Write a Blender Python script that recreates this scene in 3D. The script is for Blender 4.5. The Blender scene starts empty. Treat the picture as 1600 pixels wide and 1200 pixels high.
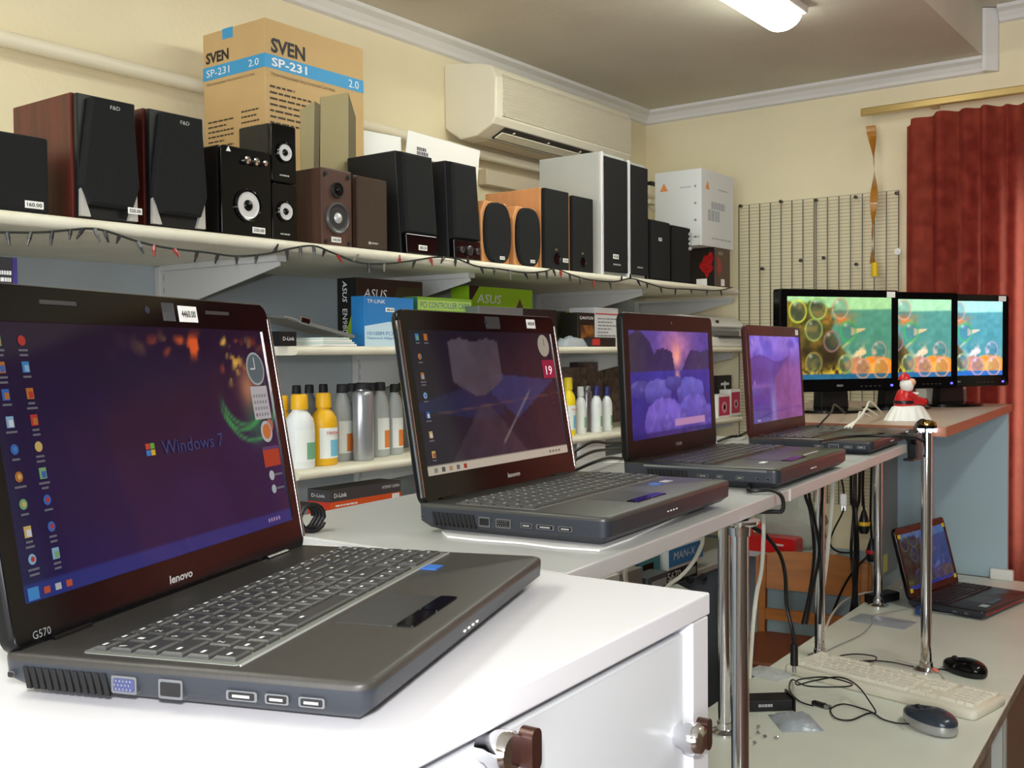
import bpy, bmesh, math, random
import numpy as np
from mathutils import Matrix, Vector
random.seed(7)
S = bpy.context.scene
COL = S.collection
R = math.radians
# ------------------------------------------------------------------ camera
CAM_F, CAM_YAW, CAM_PIT, CAM_ROLL, CAM_Z = 1640.6, 0.63791, 0.028156, -0.008024, 1.5
FW = np.array([-math.sin(CAM_YAW)*math.cos(CAM_PIT), math.cos(CAM_YAW)*math.cos(CAM_PIT), -math.sin(CAM_PIT)])
RT = np.array([math.cos(CAM_YAW), math.sin(CAM_YAW), 0.0])
UP = np.cross(RT, FW)
RT, UP = RT*math.cos(CAM_ROLL)+UP*math.sin(CAM_ROLL), UP*math.cos(CAM_ROLL)-RT*math.sin(CAM_ROLL)
cd = bpy.data.cameras.new('camera'); cam = bpy.data.objects.new('camera', cd); COL.objects.link(cam)
cd.sensor_width = 36; cd.lens = 36*CAM_F/1600; cd.clip_start = 0.02
m = Matrix.Identity(4)
for i in range(3):
    m[i][0], m[i][1], m[i][2] = RT[i], UP[i], -FW[i]
m[2][3] = CAM_Z
cam.matrix_world = m
S.camera = cam
# ------------------------------------------------------------------ view, world, lights
S.view_settings.view_transform = 'Standard'
S.view_settings.look = 'None'
S.view_settings.gamma = 1
S.view_settings.use_curve_mapping = False
S.view_settings.exposure = 0.6
w = bpy.data.worlds.new('world'); S.world = w; w.use_nodes = True
bg = w.node_tree.nodes['Background']; bg.inputs[0].default_value = (0.82, 0.9, 1, 1); bg.inputs[1].default_value = 0.9

def area(name, loc, rot, sx, sy, power, col):
    l = bpy.data.lights.new(name, 'AREA'); l.shape = 'RECTANGLE'; l.size = sx; l.size_y = sy
    l.energy = power; l.color = col
    o = bpy.data.objects.new(name, l); COL.objects.link(o); o.location = loc; o.rotation_euler = rot
    return o
# unseen fill light added behind the photographer, daylight through the curtained window, and the camera's flash
area('added_back_fill', (0.5, -2.5, 1.45), (R(90), 0, 0), 3.0, 1.5, 70, (0.93, 0.97, 1.0))
area('curtain_window_daylight', (-0.05, 4.42, 1.45), (R(-90), 0, 0), 1.5, 1.3, 14, (1.0, 0.97, 0.92))
area('camera_flash', (0.0, 0.0, 1.575), (R(88), 0, CAM_YAW), 0.05, 0.03, 6.5, (1.0, 0.98, 0.96))

# ------------------------------------------------------------------ pixel rays on known planes
def _ray(x, y): return FW + RT*(x-800)/CAM_F + UP*(600-y)/CAM_F
def hz(x, y, z):
    r = _ray(x, y); t = (z-CAM_Z)/r[2]; return Vector((r[0]*t, r[1]*t, z))
def vx(x, y, X):
    r = _ray(x, y); t = X/r[0]; return Vector((X, r[1]*t, CAM_Z+r[2]*t))
def vy(x, y, Y):
    r = _ray(x, y); t = Y/r[1]; return Vector((r[0]*t, Y, CAM_Z+r[2]*t))

# ------------------------------------------------------------------ materials
def lin(c):
    return tuple(((v/255)/12.92 if v/255 <= .04045 else ((v/255+.055)/1.055)**2.4) for v in c)
MATS = {}
def mat(name, rgb, rough=.5, metal=0, noise=0, scale=20, bump=0, bscale=None, coat=0, alpha=None, trans=0, emit=None, estr=0, rgb2=None, stretch=None, ior=1.45, spec=.5):
    if name in MATS: return MATS[name]
    mt = bpy.data.materials.new(name); mt.use_nodes = True
    nt = mt.node_tree; N = nt.nodes; L = nt.links; b = N['Principled BSDF']
    c = lin(rgb)
    b.inputs['Base Color'].default_value = (*c, 1); b.inputs['Roughness'].default_value = rough
    b.inputs['Metallic'].default_value = metal; b.inputs['Coat Weight'].default_value = coat
    b.inputs['Coat Roughness'].default_value = .06; b.inputs['IOR'].default_value = ior
    b.inputs['Specular IOR Level'].default_value = spec
    b.inputs['Transmission Weight'].default_value = trans
    if alpha is not None: b.inputs['Alpha'].default_value = alpha
    if emit: b.inputs['Emission Color'].default_value = (*lin(emit), 1); b.inputs['Emission Strength'].default_value = estr
    if noise or bump:
        tc = N.new('ShaderNodeTexCoord'); src = tc.outputs['Object']
        if stretch:
            mp = N.new('ShaderNodeMapping'); mp.inputs['Scale'].default_value = stretch
            L.new(src, mp.inputs['Vector']); src = mp.outputs[0]
        nz = N.new('ShaderNodeTexNoise'); nz.inputs['Scale'].default_value = scale; nz.inputs['Detail'].default_value = 5
        L.new(src, nz.inputs['Vector'])
        if noise:
            c2 = lin(rgb2) if rgb2 else tuple(v*(1-noise) for v in c)
            rp = N.new('ShaderNodeValToRGB'); rp.color_ramp.elements[0].position = .35; rp.color_ramp.elements[1].position = .65
            rp.color_ramp.elements[0].color = (*c, 1); rp.color_ramp.elements[1].color = (*c2, 1)
            L.new(nz.outputs['Fac'], rp.inputs['Fac']); L.new(rp.outputs[0], b.inputs['Base Color'])
        if bump:
            n2 = nz
            if bscale:
                n2 = N.new('ShaderNodeTexNoise'); n2.inputs['Scale'].default_value = bscale; n2.inputs['Detail'].default_value = 4
                L.new(src, n2.inputs['Vector'])
            bp = N.new('ShaderNodeBump'); bp.inputs['Strength'].default_value = bump; bp.inputs['Distance'].default_value = .01
            L.new(n2.outputs['Fac'], bp.inputs['Height']); L.new(bp.outputs[0], b.inputs['Normal'])
    MATS[name] = mt
    return mt
def attr_mat(name, estr, base=.0, rough=.12, spec=.22):
    if name in MATS: return MATS[name]
    mt = bpy.data.materials.new(name); mt.use_nodes = True
    nt = mt.node_tree; b = nt.nodes['Principled BSDF']
    a = nt.nodes.new('ShaderNodeVertexColor'); a.layer_name = 'Col'
    b.inputs['Base Color'].default_value = (.004, .004, .005, 1); b.inputs['Roughness'].default_value = rough; b.inputs['Specular IOR Level'].default_value = spec
    if base: nt.links.new(a.outputs[0], b.inputs['Base Color'])
    if estr:
        nt.links.new(a.outputs[0], b.inputs['Emission Color']); b.inputs['Emission Strength'].default_value = estr
    MATS[name] = mt; return mt

cream = mat('cream_wall_paint', (238, 226, 192), .75, noise=.05, scale=3, bump=.15, bscale=60)
ceil_m = mat('ceiling_paint', (214, 208, 194), .85, noise=.05, scale=4, bump=.1, bscale=50)
trim_m = mat('white_cornice', (226, 224, 222), .6)
bluegrey = mat('blue_grey_panel_paint', (172, 182, 188), .55, noise=.05, scale=5)
shelf_m = mat('chipped_white_shelf_paint', (232, 228, 212), .5, noise=1, scale=9, rgb2=(224, 219, 200), bump=.1, bscale=40)
shelf_under = mat('shelf_grey', (196, 196, 194), .6)
floor_m = mat('brown_linoleum', (112, 84, 72), .45, noise=.25, scale=14, bump=.05)
black_p = mat('black_plastic', (22, 22, 24), .35)
black_m = mat('matt_black_plastic', (30, 30, 33), .6)
black_g = mat('gloss_black', (8, 8, 10), .1, spec=.35)
dark_g = mat('charcoal_plastic', (48, 48, 50), .45)
cloth_b = mat('black_speaker_cloth', (20, 21, 24), .95, noise=.4, scale=400, bump=.3, bscale=600)
chrome = mat('chrome', (225, 225, 228), .08, metal=1)
steel = mat('dull_steel', (175, 177, 180), .3, metal=1)
silver_p = mat('silver_plastic', (190, 192, 192), .35, metal=.3)
white_p = mat('white_plastic', (235, 235, 232), .4)
white_l = mat('white_laminate', (226, 226, 232), .3)
grey_l = mat('grey_laminate', (186, 187, 188), .32)
paper = mat('white_paper', (238, 238, 236), .7)
ink = mat('black_ink', (32, 32, 34), .6)
ink_w = mat('white_ink', (235, 236, 238), .6)
mahog = mat('mahogany_veneer', (92, 34, 28), .35, noise=.5, scale=6, stretch=(8, 8, .7))
brownv = mat('dark_brown_veneer', (82, 54, 44), .5, noise=.25, scale=8, stretch=(8, 8, .7))
oak = mat('orange_beech_veneer', (206, 144, 90), .45, noise=.12, scale=7, stretch=(6, 6, .6))
kraft = mat('kraft_cardboard', (198, 166, 116), .8, noise=.06, scale=6)
blue_i = mat('blue_print', (62, 152, 204), .6)
cable_b = mat('black_cable', (18, 18, 19), .4)
cable_w = mat('white_cable', (222, 220, 208), .45)
wood = mat('orange_plywood', (186, 116, 52), .4, noise=.25, scale=5, stretch=(1, 1, 6))
beige = mat('beige_plastic', (222, 217, 200), .45)

# ------------------------------------------------------------------ mesh helpers
class MB:
    def __init__(s): s.v = []; s.f = []
    def add(s, vs, fs):
        n = len(s.v); s.v += [tuple(q) for q in vs]; s.f += [tuple(i+n for i in f) for f in fs]; return s
    def box(s, x0, x1, y0, y1, z0, z1):
        return s.add([(x0, y0, z0), (x1, y0, z0), (x1, y1, z0), (x0, y1, z0), (x0, y0, z1), (x1, y0, z1), (x1, y1, z1), (x0, y1, z1)],
                     [(0, 3, 2, 1), (4, 5, 6, 7), (0, 1, 5, 4), (1, 2, 6, 5), (2, 3, 7, 6), (3, 0, 4, 7)])
    def loops(s, L, cap=True, closed=True):
        n = len(L[0]); vs = [q for l in L for q in l]; fs = []
        for a in range(len(L)-1):
            for i in range(n if closed else n-1):
                j = (i+1) % n
                fs.append((a*n+i, a*n+j, (a+1)*n+j, (a+1)*n+i))
        if cap: fs += [tuple(reversed(range(n))), tuple((len(L)-1)*n+i for i in range(n))]
        return s.add(vs, fs)
    def prism(s, poly, a, b, axis='z'):
        f = {'z': lambda p, h: (p[0], p[1], h), 'y': lambda p, h: (p[0], h, p[1]), 'x': lambda p, h: (h, p[0], p[1])}[axis]
        return s.loops([[f(p, a) for p in poly], [f(p, b) for p in poly]])
    def tube(s, path, r, n=8, cap=True):
        P = [Vector(p) for p in path]; Ls = []; prev = None
        for i, p in enumerate(P):
            t = (P[min(i+1, len(P)-1)]-P[max(i-1, 0)])
            if t.length < 1e-9: t = Vector((0, 0, 1))
            t.normalize()
            if prev is None:
                u = t.orthogonal().normalized()
            else:
                u = (prev - t*prev.dot(t))
                u = u.normalized() if u.length > 1e-6 else t.orthogonal().normalized()
            prev = u; q = t.cross(u); rr = r[i] if isinstance(r, (list, tuple)) else r
            Ls.append([p+(u*math.cos(2*math.pi*k/n)+q*math.sin(2*math.pi*k/n))*rr for k in range(n)])
        return s.loops(Ls, cap)
    def cyl(s, c, r, h, n=20, axis='z', r2=None):
        r2 = r if r2 is None else r2
        d = {'z': (0, 0, 1), 'y': (0, 1, 0), 'x': (1, 0, 0)}[axis]
        c = Vector(c); d = Vector(d)
        e1 = d.orthogonal().normalized(); e2 = d.cross(e1)
        f = lambda rr, o: [c+d*o+(e1*math.cos(2*math.pi*k/n)+e2*math.sin(2*math.pi*k/n))*rr for k in range(n)]
        return s.loops([f(r, 0), f(r2, h)])
    def lathe(s, prof, n=24, c=(0, 0, 0), axis='z', sy=1):
        Ls = []
        for (r, h) in prof:
            l = []
            for k in range(n):
                a = 2*math.pi*k/n; p = (r*math.cos(a), r*math.sin(a)*sy, h)
                if axis == '-y': p = (p[0], -p[2], p[1])
                l.append((c[0]+p[0], c[1]+p[1], c[2]+p[2]))
            Ls.append(l)
        return s.loops(Ls)
    def xf(s, M):
        s.v = [tuple(M @ Vector(q)) for q in s.v]; return s
def rrect(w, h, r, n=4, cx=0, cy=0):
    o = []
    for (sx, sy, a0) in ((1, 1, 0), (-1, 1, 90), (-1, -1, 180), (1, -1, 270)):
        for k in range(n+1):
            a = R(a0+90*k/n); o.append((cx+sx*(w/2-r)+r*math.cos(a), cy+sy*(h/2-r)+r*math.sin(a)))
    return o
def rslab(w, d, r, levels, n=4):
    """rounded-corner slab; levels = [(z, inset)]"""
    b = MB(); b.loops([[(x, y, z) for x, y in rrect(w-2*i, d-2*i, max(r-i, .0006), n)] for z, i in levels]); return b
def smoothpath(pts, k=6):
    P = [Vector(p) for p in pts]; o = []
    for i in range(len(P)-1):
        a, b, c, d = P[max(i-1, 0)], P[i], P[i+1], P[min(i+2, len(P)-1)]
        for j in range(k):
            t = j/k
            o.append(.5*((2*b)+(c-a)*t+(2*a-5*b+4*c-d)*t*t+(3*b-a-3*c+d)*t**3))
    o.append(P[-1]); return o
def mesh(name, mb, mt, smooth=None):
    me = bpy.data.meshes.new(name); me.from_pydata(mb.v, [], mb.f); me.update()
    bm = bmesh.new(); bm.from_mesh(me); bmesh.ops.recalc_face_normals(bm, faces=bm.faces); bm.to_mesh(me); bm.free()
    if mt: me.materials.append(mt)
    if smooth is not None:
        me.polygons.foreach_set('use_smooth', [True]*len(me.polygons)); me.set_sharp_from_angle(angle=R(smooth))
    return me
def part(name, mb, mt, parent=None, loc=(0, 0, 0), rot=(0, 0, 0), smooth=None, bevel=0, label=None, kind=None, me=None):
    me = me or mesh(name, mb, mt, smooth)
    o = bpy.data.objects.new(name, me); COL.objects.link(o); o.parent = parent
    o.location = loc; o.rotation_euler = rot
    if bevel:
        mo = o.modifiers.new('bevel', 'BEVEL'); mo.width = bevel; mo.segments = 2; mo.limit_method = 'ANGLE'; mo.angle_limit = R(40)
    if label: o['label'] = label
    if kind: o['kind'] = kind
    return o
def thing(name, label, cat, loc=(0, 0, 0), rz=0, group=None):
    o = bpy.data.objects.new(name, None); COL.objects.link(o); o.empty_display_size = .05
    o.location = loc; o.rotation_euler = (0, 0, R(rz)); o['label'] = label; o['category'] = cat
    if group: o['group'] = group
    return o
def tag(o, label, cat, group=None):
    o['label'] = label; o['category'] = cat
    if group: o['group'] = group
    return o
def struct(name, mb, mt, label=None, **k):
    o = part(name, mb, mt, **k); o['kind'] = 'structure'
    if label: o['label'] = label
    return o
# ---- lettering: a font outline turned into a flat mesh, fitted to width w and height h
_tc = {}
def glyphs(s, bold=0):
    k = (s, bold)
    if k in _tc: return _tc[k]
    cu = bpy.data.curves.new('t', 'FONT'); cu.body = s; cu.resolution_u = 2; cu.offset = bold
    ob = bpy.data.objects.new('t', cu); COL.objects.link(ob)
    dg = bpy.context.evaluated_depsgraph_get(); me = bpy.data.meshes.new_from_object(ob.evaluated_get(dg))
    v = [tuple(q.co) for q in me.vertices]; f = [tuple(p.vertices) for p in me.polygons]
    bpy.data.objects.remove(ob); bpy.data.curves.remove(cu); bpy.data.meshes.remove(me)
    _tc[k] = (v, f); return v, f
def fit_text(s, w, h, cx=0, cy=0, slant=0, bold=0):
    v, f = glyphs(s, bold)
    xs = [q[0] for q in v]; ys = [q[1] for q in v]
    x0, x1, y0, y1 = min(xs), max(xs), min(ys), max(ys)
    sx = w/max(x1-x0, 1e-6); sy = h/max(y1-y0, 1e-6)
    return MB().add([(cx+(q[0]-(x0+x1)/2)*sx+slant*(q[1]-(y0+y1)/2)*sy, cy+(q[1]-(y0+y1)/2)*sy, 0) for q in v], f)
FRONT = (R(90), 0, 0); LEFT = (R(90), 0, R(-90)); TOP = (0, 0, 0)
def text(s, w, h, mt, parent, loc, rot=FRONT, slant=0, name='lettering', bold=0):
    me = bpy.data.meshes.new(name); b = fit_text(s, w, h, slant=slant, bold=bold); me.from_pydata(b.v, [], b.f); me.materials.append(mt)
    return part(name, None, None, parent, loc, rot, me=me)
def panel(name, w, h, mt, parent, loc, rot=FRONT, t=.0006, label=None):
    """thin printed patch standing proud of a face; local x right, y up"""
    return part(name, MB().box(-w/2, w/2, -h/2, h/2, -.0002, t), mt, parent, loc, rot, label=label)
def lines_panel(rows, mt, parent, loc, rot, w, pitch, h, seed=1, name='small_print'):
    """rows of small unreadable print"""
    rnd = random.Random(seed); b = MB()
    for r_ in range(rows):
        x = -w/2; end = w/2*(1 if rnd.random() > .4 else rnd.uniform(.1, .9))
        while x < end:
            l = min(rnd.uniform(.08, .2)*w, end-x)
            b.add([(x, -r_*pitch, 0), (x+l, -r_*pitch, 0), (x+l, -r_*pitch+h, 0), (x, -r_*pitch+h, 0)], [(0, 1, 2, 3)]); x += l+.03*w
    return part(name, b, mt, parent, loc, rot)
def price(parent, loc, rot, s, w=.034, h=.013):
    t = panel('price_tag', w, h, paper, parent, loc, rot, t=.0008)
    text(s, w*.82, h*.56, ink, t, (0, 0, .0012), (0, 0, 0), bold=.02); return t
def cable(name, pts, r, mt, label, cat='cable', group=None, k=6, n=6):
    o = part(name, MB().tube(smoothpath(pts, k), r, n), mt, smooth=60)
    return tag(o, label, cat, group)

# ------------------------------------------------------------------ the room
WA, WB, ZC, ZU, XS = -2.30, 4.11, 2.56, 2.73, -0.90   # left wall, far wall, low ceiling, high ceiling, ceiling step
XR, YB = 2.6, -2.6
struct('floor', MB().box(WA-.1, XR+.1, YB-.1, WB+.1, -.1, 0), floor_m, 'brown linoleum floor')
struct('wall_left', MB().box(WA-.1, WA, YB, WB+.1, 0, ZU+.1), cream, 'cream painted wall behind the shelves')
WX0, WX1, WZ0, WZ1 = -.80, .75, .75, 2.08
fb = MB(); fb.box(WA-.1, WX0, WB, WB+.12, 0, ZU+.1); fb.box(WX1, XR+.1, WB, WB+.12, 0, ZU+.1)
fb.box(WX0, WX1, WB, WB+.12, 0, WZ0); fb.box(WX0, WX1, WB, WB+.12, WZ1, ZU+.1)
struct('wall_far', fb, cream, 'cream far wall with a curtained window')
wf = MB()
for a, b_, c_, d_ in ((WX0, WX1, WZ0, WZ0+.05), (WX0, WX1, WZ1-.05, WZ1), (WX0, WX0+.05, WZ0, WZ1), (WX1-.05, WX1, WZ0, WZ1), (-.05, 0, WZ0, WZ1)):
    wf.box(a, b_, WB+.03, WB+.08, c_, d_)
win = struct('window_1', wf, white_p, 'white window frame behind the red curtain')
glass = mat('window_glass', (235, 242, 245), .02, trans=1, ior=1.01)
part('pane', MB().box(WX0+.05, -.05, WB+.05, WB+.055, WZ0+.05, WZ1-.05), glass, win)
part('pane', MB().box(0, WX1-.05, WB+.05, WB+.055, WZ0+.05, WZ1-.05), glass, win)
struct('wall_right', MB().box(XR, XR+.1, YB, WB+.1, 0, ZU+.1), mat('brown_grey_wall', (92, 82, 74), .8))
bw = MB(); bw.box(WA-.1, -1.0, YB-.1, YB, 0, ZU+.1); bw.box(2.0, XR+.1, YB-.1, YB, 0, ZU+.1); bw.box(-1.0, 2.0, YB-.1, YB, 0, .7); bw.box(-1.0, 2.0, YB-.1, YB, 2.2, ZU+.1)
struct('wall_back', bw, cream)
struct('ceiling', MB().box(WA-.1, XS, YB-.1, WB+.1, ZC, ZU+.12), ceil_m, 'lower part of the ceiling')
struct('ceiling_raised', MB().box(XS, XR+.1, YB-.1, WB+.1, ZU, ZU+.12), ceil_m, 'raised part of the ceiling')
prof = [(0, 0), (.05, 0), (.05, -.012), (.042, -.016), (.03, -.022), (.018, -.038), (.014, -.05), (0, -.055)]
struct('trim_1', MB().prism([(WA+x, ZC+z) for x, z in prof], YB, WB, 'y'), trim_m, 'white cornice along the left wall')
struct('trim_2', MB().prism([(WB-x, ZC+z) for x, z in prof], WA, XS, 'x'), trim_m, 'white cornice along the far wall')
struct('trim_3', MB().prism([(XS+x, WB-y) for x, y in [(.001, .0), (.001, .049), (.012, .047), (.03, .03), (.046, .016), (.048, 0)]], ZC-.056, ZU-.003, 'z'), trim_m, 'upright piece of cornice at the ceiling step')
struct('trim_4', MB().prism([(WB-x, ZU+z) for x, z in prof], XS+.0485, XR, 'x'), trim_m, 'white cornice along the raised ceiling')
struct('wall_left_panel', MB().box(WA, WA+.012, YB, WB-.02, 0, 1.735), bluegrey, 'blue grey painted lower wall behind the shelves')
struct('wall_far_panel', MB().box(WA+.012, WX0-.1, WB-.008, WB, 0, .72), mat('pale_blue_dado', (176, 196, 200), .6), 'pale blue painted dado on the far wall')
# heating pipe on the left wall
o = part('heating_pipe', MB().tube([(WA+.045, YB, 2.197), (WA+.045, 0, 2.197), (WA+.045, 2, 2.194), (WA+.045, WB-.02, 2.192)], .018, 16), mat('cream_gloss_paint', (236, 228, 205), .35), smooth=50)
tag(o, 'cream painted pipe running along the wall above the speakers', 'pipe')
# fluorescent lamps in a row along the ceiling
def tube_lamp(x, y0, y1, label, z=ZC, power=13):
    t = thing('fluorescent_lamp', label, 'lamp', (x, (y0+y1)/2, z), 0, 'ceiling lamps')
    L = (y1-y0)/2
    part('housing', MB().box(-.075, .075, -L, L, -.025, 0), white_p, t, bevel=.004)
    pr = [(.062*math.cos(R(a)), -.025-.045*math.sin(R(a))) for a in range(0, 181, 15)]
    part('diffuser', MB().prism(pr, -L+.02, L-.02, 'y'), mat('lit_diffuser_%d' % power, (255, 252, 240), .5, emit=(251, 255, 240), estr=power), t, smooth=40)
    return t
tube_lamp(-1.27, 1.95, 3.15, 'lit fluorescent tube lamp on the ceiling near the air conditioner')
tube_lamp(-1.27, -.75, .45, 'lit fluorescent tube lamp on the ceiling above the counter', power=21)
tube_lamp(.35, 1.55, 2.75, 'added unseen tube lamp on the raised ceiling brightening the low table', ZU, 22)  # extra lamp out of view, added to brighten low table and far wall
# ------------------------------------------------------------------ shelves on the left wall
SX = -1.75                                            # front edge of the shelves
ZT, ZM, ZBT, ZL = 1.752, 1.522, 1.245, 1.0            # tops: upper, middle, bottle and lower shelf
def shelf(name, label, y0, y1, z, th, brackets, edge=.5):
    t = thing(name, label, 'shelf', ((WA+SX)/2, (y0+y1)/2, z), 0)
    ox, oy = (WA+SX)/2, (y0+y1)/2
    pr = [(WA+.013-ox, -th), (WA+.013-ox, 0), (SX-.008-ox, 0)] + [(SX-.008-ox+th/2*math.sin(R(a)), -th/2+th/2*math.cos(R(a))) for a in range(15, 180, 15)] + [(SX-.008-ox, -th)]
    part('board', MB().prism(pr, y0-oy, y1-oy, 'y'), shelf_m, t, smooth=40)
    for by in brackets:
        b = MB(); yy = by-oy
        b.box(WA+.035-ox, SX-.08-ox, yy-.014, yy+.014, -th-.014, -th-.0005)
        b.prism([(WA+.035-ox, -th-.014), (SX-.085-ox, -th-.014), (SX-.085-ox, -th-.024), (WA+.05-ox, -th-.115), (WA+.035-ox, -th-.115)], yy-.002, yy+.002, 'y')
        part('bracket', b, shelf_under, t)
    return t
BR = [vx(x, 430, SX-.08).y for x in (440, 737, 1006, 1146)]
shelf('wall_shelf', 'long upper white shelf carrying the row of loudspeakers', .15, 3.86, ZT, .024, [BR[0]-.75]+BR)
shelf('wall_shelf', 'middle white shelf with computer parts in boxes', 1.57, 3.92, ZM, .02, BR[1:])
shelf('wall_shelf', 'white shelf holding the toner bottles', 1.57, 3.90, ZBT, .02, BR[1:])
shelf('wall_shelf', 'low white shelf under the bottles carrying the orange box', 1.57, 3.90, ZL, .02, BR[1:])
shelf('wall_shelf', 'short white shelf behind the laptop priced 4460', .15, 1.12, ZM, .02, [BR[0]-.75])
for i, by in enumerate([BR[0]-.75]+BR):
    b = MB().box(WA+.0125, WA+.035, by-.014, by+.014, .75, ZT-.026)
    r_ = part('shelf_rail', b, shelf_under, bevel=.003)
    tag(r_, ['metal shelf rail hidden behind the lid of the first laptop', 'metal shelf rail beside the bare blue grey wall above the first laptop', 'metal shelf rail behind the green controller card box', 'metal shelf rail behind the pale grey printed box', 'metal shelf rail behind the small printer'][i], 'shelf rail', 'uprights holding the shelves')
    s = MB()
    for q in range(28): s.box(WA+.035, WA+.0354, by-.003, by+.003, .80+q*.033, .815+q*.033)
    part('slots', s, black_m, r_)
# string of fairy lights along the upper shelf
FX = -1.742
px = [(-40, 366), (0, 363), (60, 363), (110, 359), (142, 357), (170, 362), (215, 377), (260, 387), (320, 394), (370, 400), (420, 396), (455, 388), (490, 384), (520, 395), (560, 410), (600, 412), (640, 408), (680, 402), (712, 404), (745, 416), (780, 420), (820, 426), (850, 424), (868, 420), (890, 428), (920, 437), (960, 440), (985, 435), (1005, 440), (1040, 450), (1080, 452), (1120, 454), (1144, 449)]
P = [vx(a, b, FX) for a, b in px]; o0 = P[0].copy()
SP = smoothpath(P, 5)
sl = part('string_lights', MB().tube([p-o0 for p in SP], .0022, 5), mat('green_black_wire', (22, 26, 24), .5), loc=o0, smooth=60)
tag(sl, 'string of small fairy lights hung along the upper shelf edge', 'string lights')
rnd = random.Random(3)
bulbm = [mat('dark_bulb', (36, 36, 40), .3), mat('red_bulb', (150, 40, 38), .25), mat('clear_bulb', (120, 116, 108), .2)]
for i in range(3, len(SP)-2, 3):
    p = SP[i]-o0; a = rnd.uniform(-.7, .7); l = rnd.uniform(.018, .026); s = -1 if rnd.random() > .12 else .8
    q = p+Vector((rnd.uniform(0, .006), math.sin(a)*l, s*math.cos(a)*l))
    part('bulb', MB().tube([p, p.lerp(q, .5), p.lerp(q, .52), q], [.0036, .0036, .003, .0016], 6), bulbm[rnd.choice([0, 0, 0, 0, 0, 1, 2])], sl)
# ------------------------------------------------------------------ air conditioner
ax = -2.08; a0 = vx(775, 107, ax); a1 = vx(987, 181, ax); LY = a1.y-a0.y
ac = thing('air_conditioner', 'cream wall mounted split air conditioner with louvred front', 'air conditioner', (WA, (a0.y+a1.y)/2, 2.218), 90)
H = .257; hl = LY/2; D = ax-WA                          # local: x along the wall, front = -y
pf = [(0, H), (D*.2, H), (D*.75, H-.02), (D*.92, H-.034), (D, H-.07), (D*.985, .055), (D*.93, .036), (D*.62, .004), (D*.3, 0), (0, .045)]
acm = mat('cream_plastic', (232, 226, 206), .4)
part('body', MB().prism([(-q, z) for q, z in pf], -hl, hl, 'x'), acm, ac, bevel=.006)
part('outlet', MB().prism([(-D*.92, .034), (-D*.66, .0085), (-D*.67, .004), (-D*.935, .030)], -hl+.07, hl-.07, 'x'), mat('outlet_dark', (50, 44, 42), .6), ac)
for k in range(26):
    z = H-.06-k*.0053
    part('slat', MB().box(-hl+.035, hl-.012, -D-.003, -D+.004, z-.0016, z+.0016), acm, ac)
part('louvre', MB().prism([(-D*.86, .020), (-D*.72, .006), (-D*.73, .002), (-D*.87, .016)], -hl+.07, hl-.07, 'x'), acm, ac)
for k in range(4): part('vane', MB().box(-hl+.13+k*(2*hl-.26)/3-.003, -hl+.13+k*(2*hl-.26)/3+.003, -D*.90, -D*.86, .022, .03), acm, ac)
part('flap', MB().prism([(-D*.60, .003), (-D*.32, -.001), (-D*.32, -.003), (-D*.61, .001)], -hl+.06, hl-.06, 'x'), mat('flap_beige', (205, 190, 165), .4), ac)
part('logo', MB().prism([(-hl+.04, .062), (-hl+.052, .062), (-hl+.048, .078)], -D-.0006, -D+.001, 'y'), mat('grey_print', (120, 120, 116), .6), ac); lines_panel(1, MATS['grey_print'], ac, (-hl+.075, -D-.0006, .063), FRONT, .035, .01, .007, 2)
# beige strip painting pipe and shadow under the unit, and a small box
sstrip = part('shadow_strip', MB().box(WA+.012, WA+.05, a0.y+.18, a1.y+.12, 2.095, 2.150), mat('shadow_beige', (206, 192, 170), .5), bevel=.004)
sstrip.location.x = -.011; tag(sstrip, 'beige strip painting pipe and shadow on the wall below the air conditioner', 'painted shadow')
jb = vx(1022, 305, WA+.05)
jt = thing('junction_box', 'small beige electrical box with hanging wire near the corner', 'junction box', (WA, jb.y, jb.z-.04), 0)
part('body', MB().box(0, .05, -.04, .04, 0, .08), acm, jt, bevel=.005)
part('terminal', MB().box(.02, .045, -.015, .02, .08, .1), black_p, jt)
part('wire', MB().tube(smoothpath([(.03, 0, 0), (.05, .02, -.04), (.035, .05, -.07), (.03, .02, -.12), (.02, 0, -.2)]), .005, 6), cable_w, jt, smooth=60)
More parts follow.
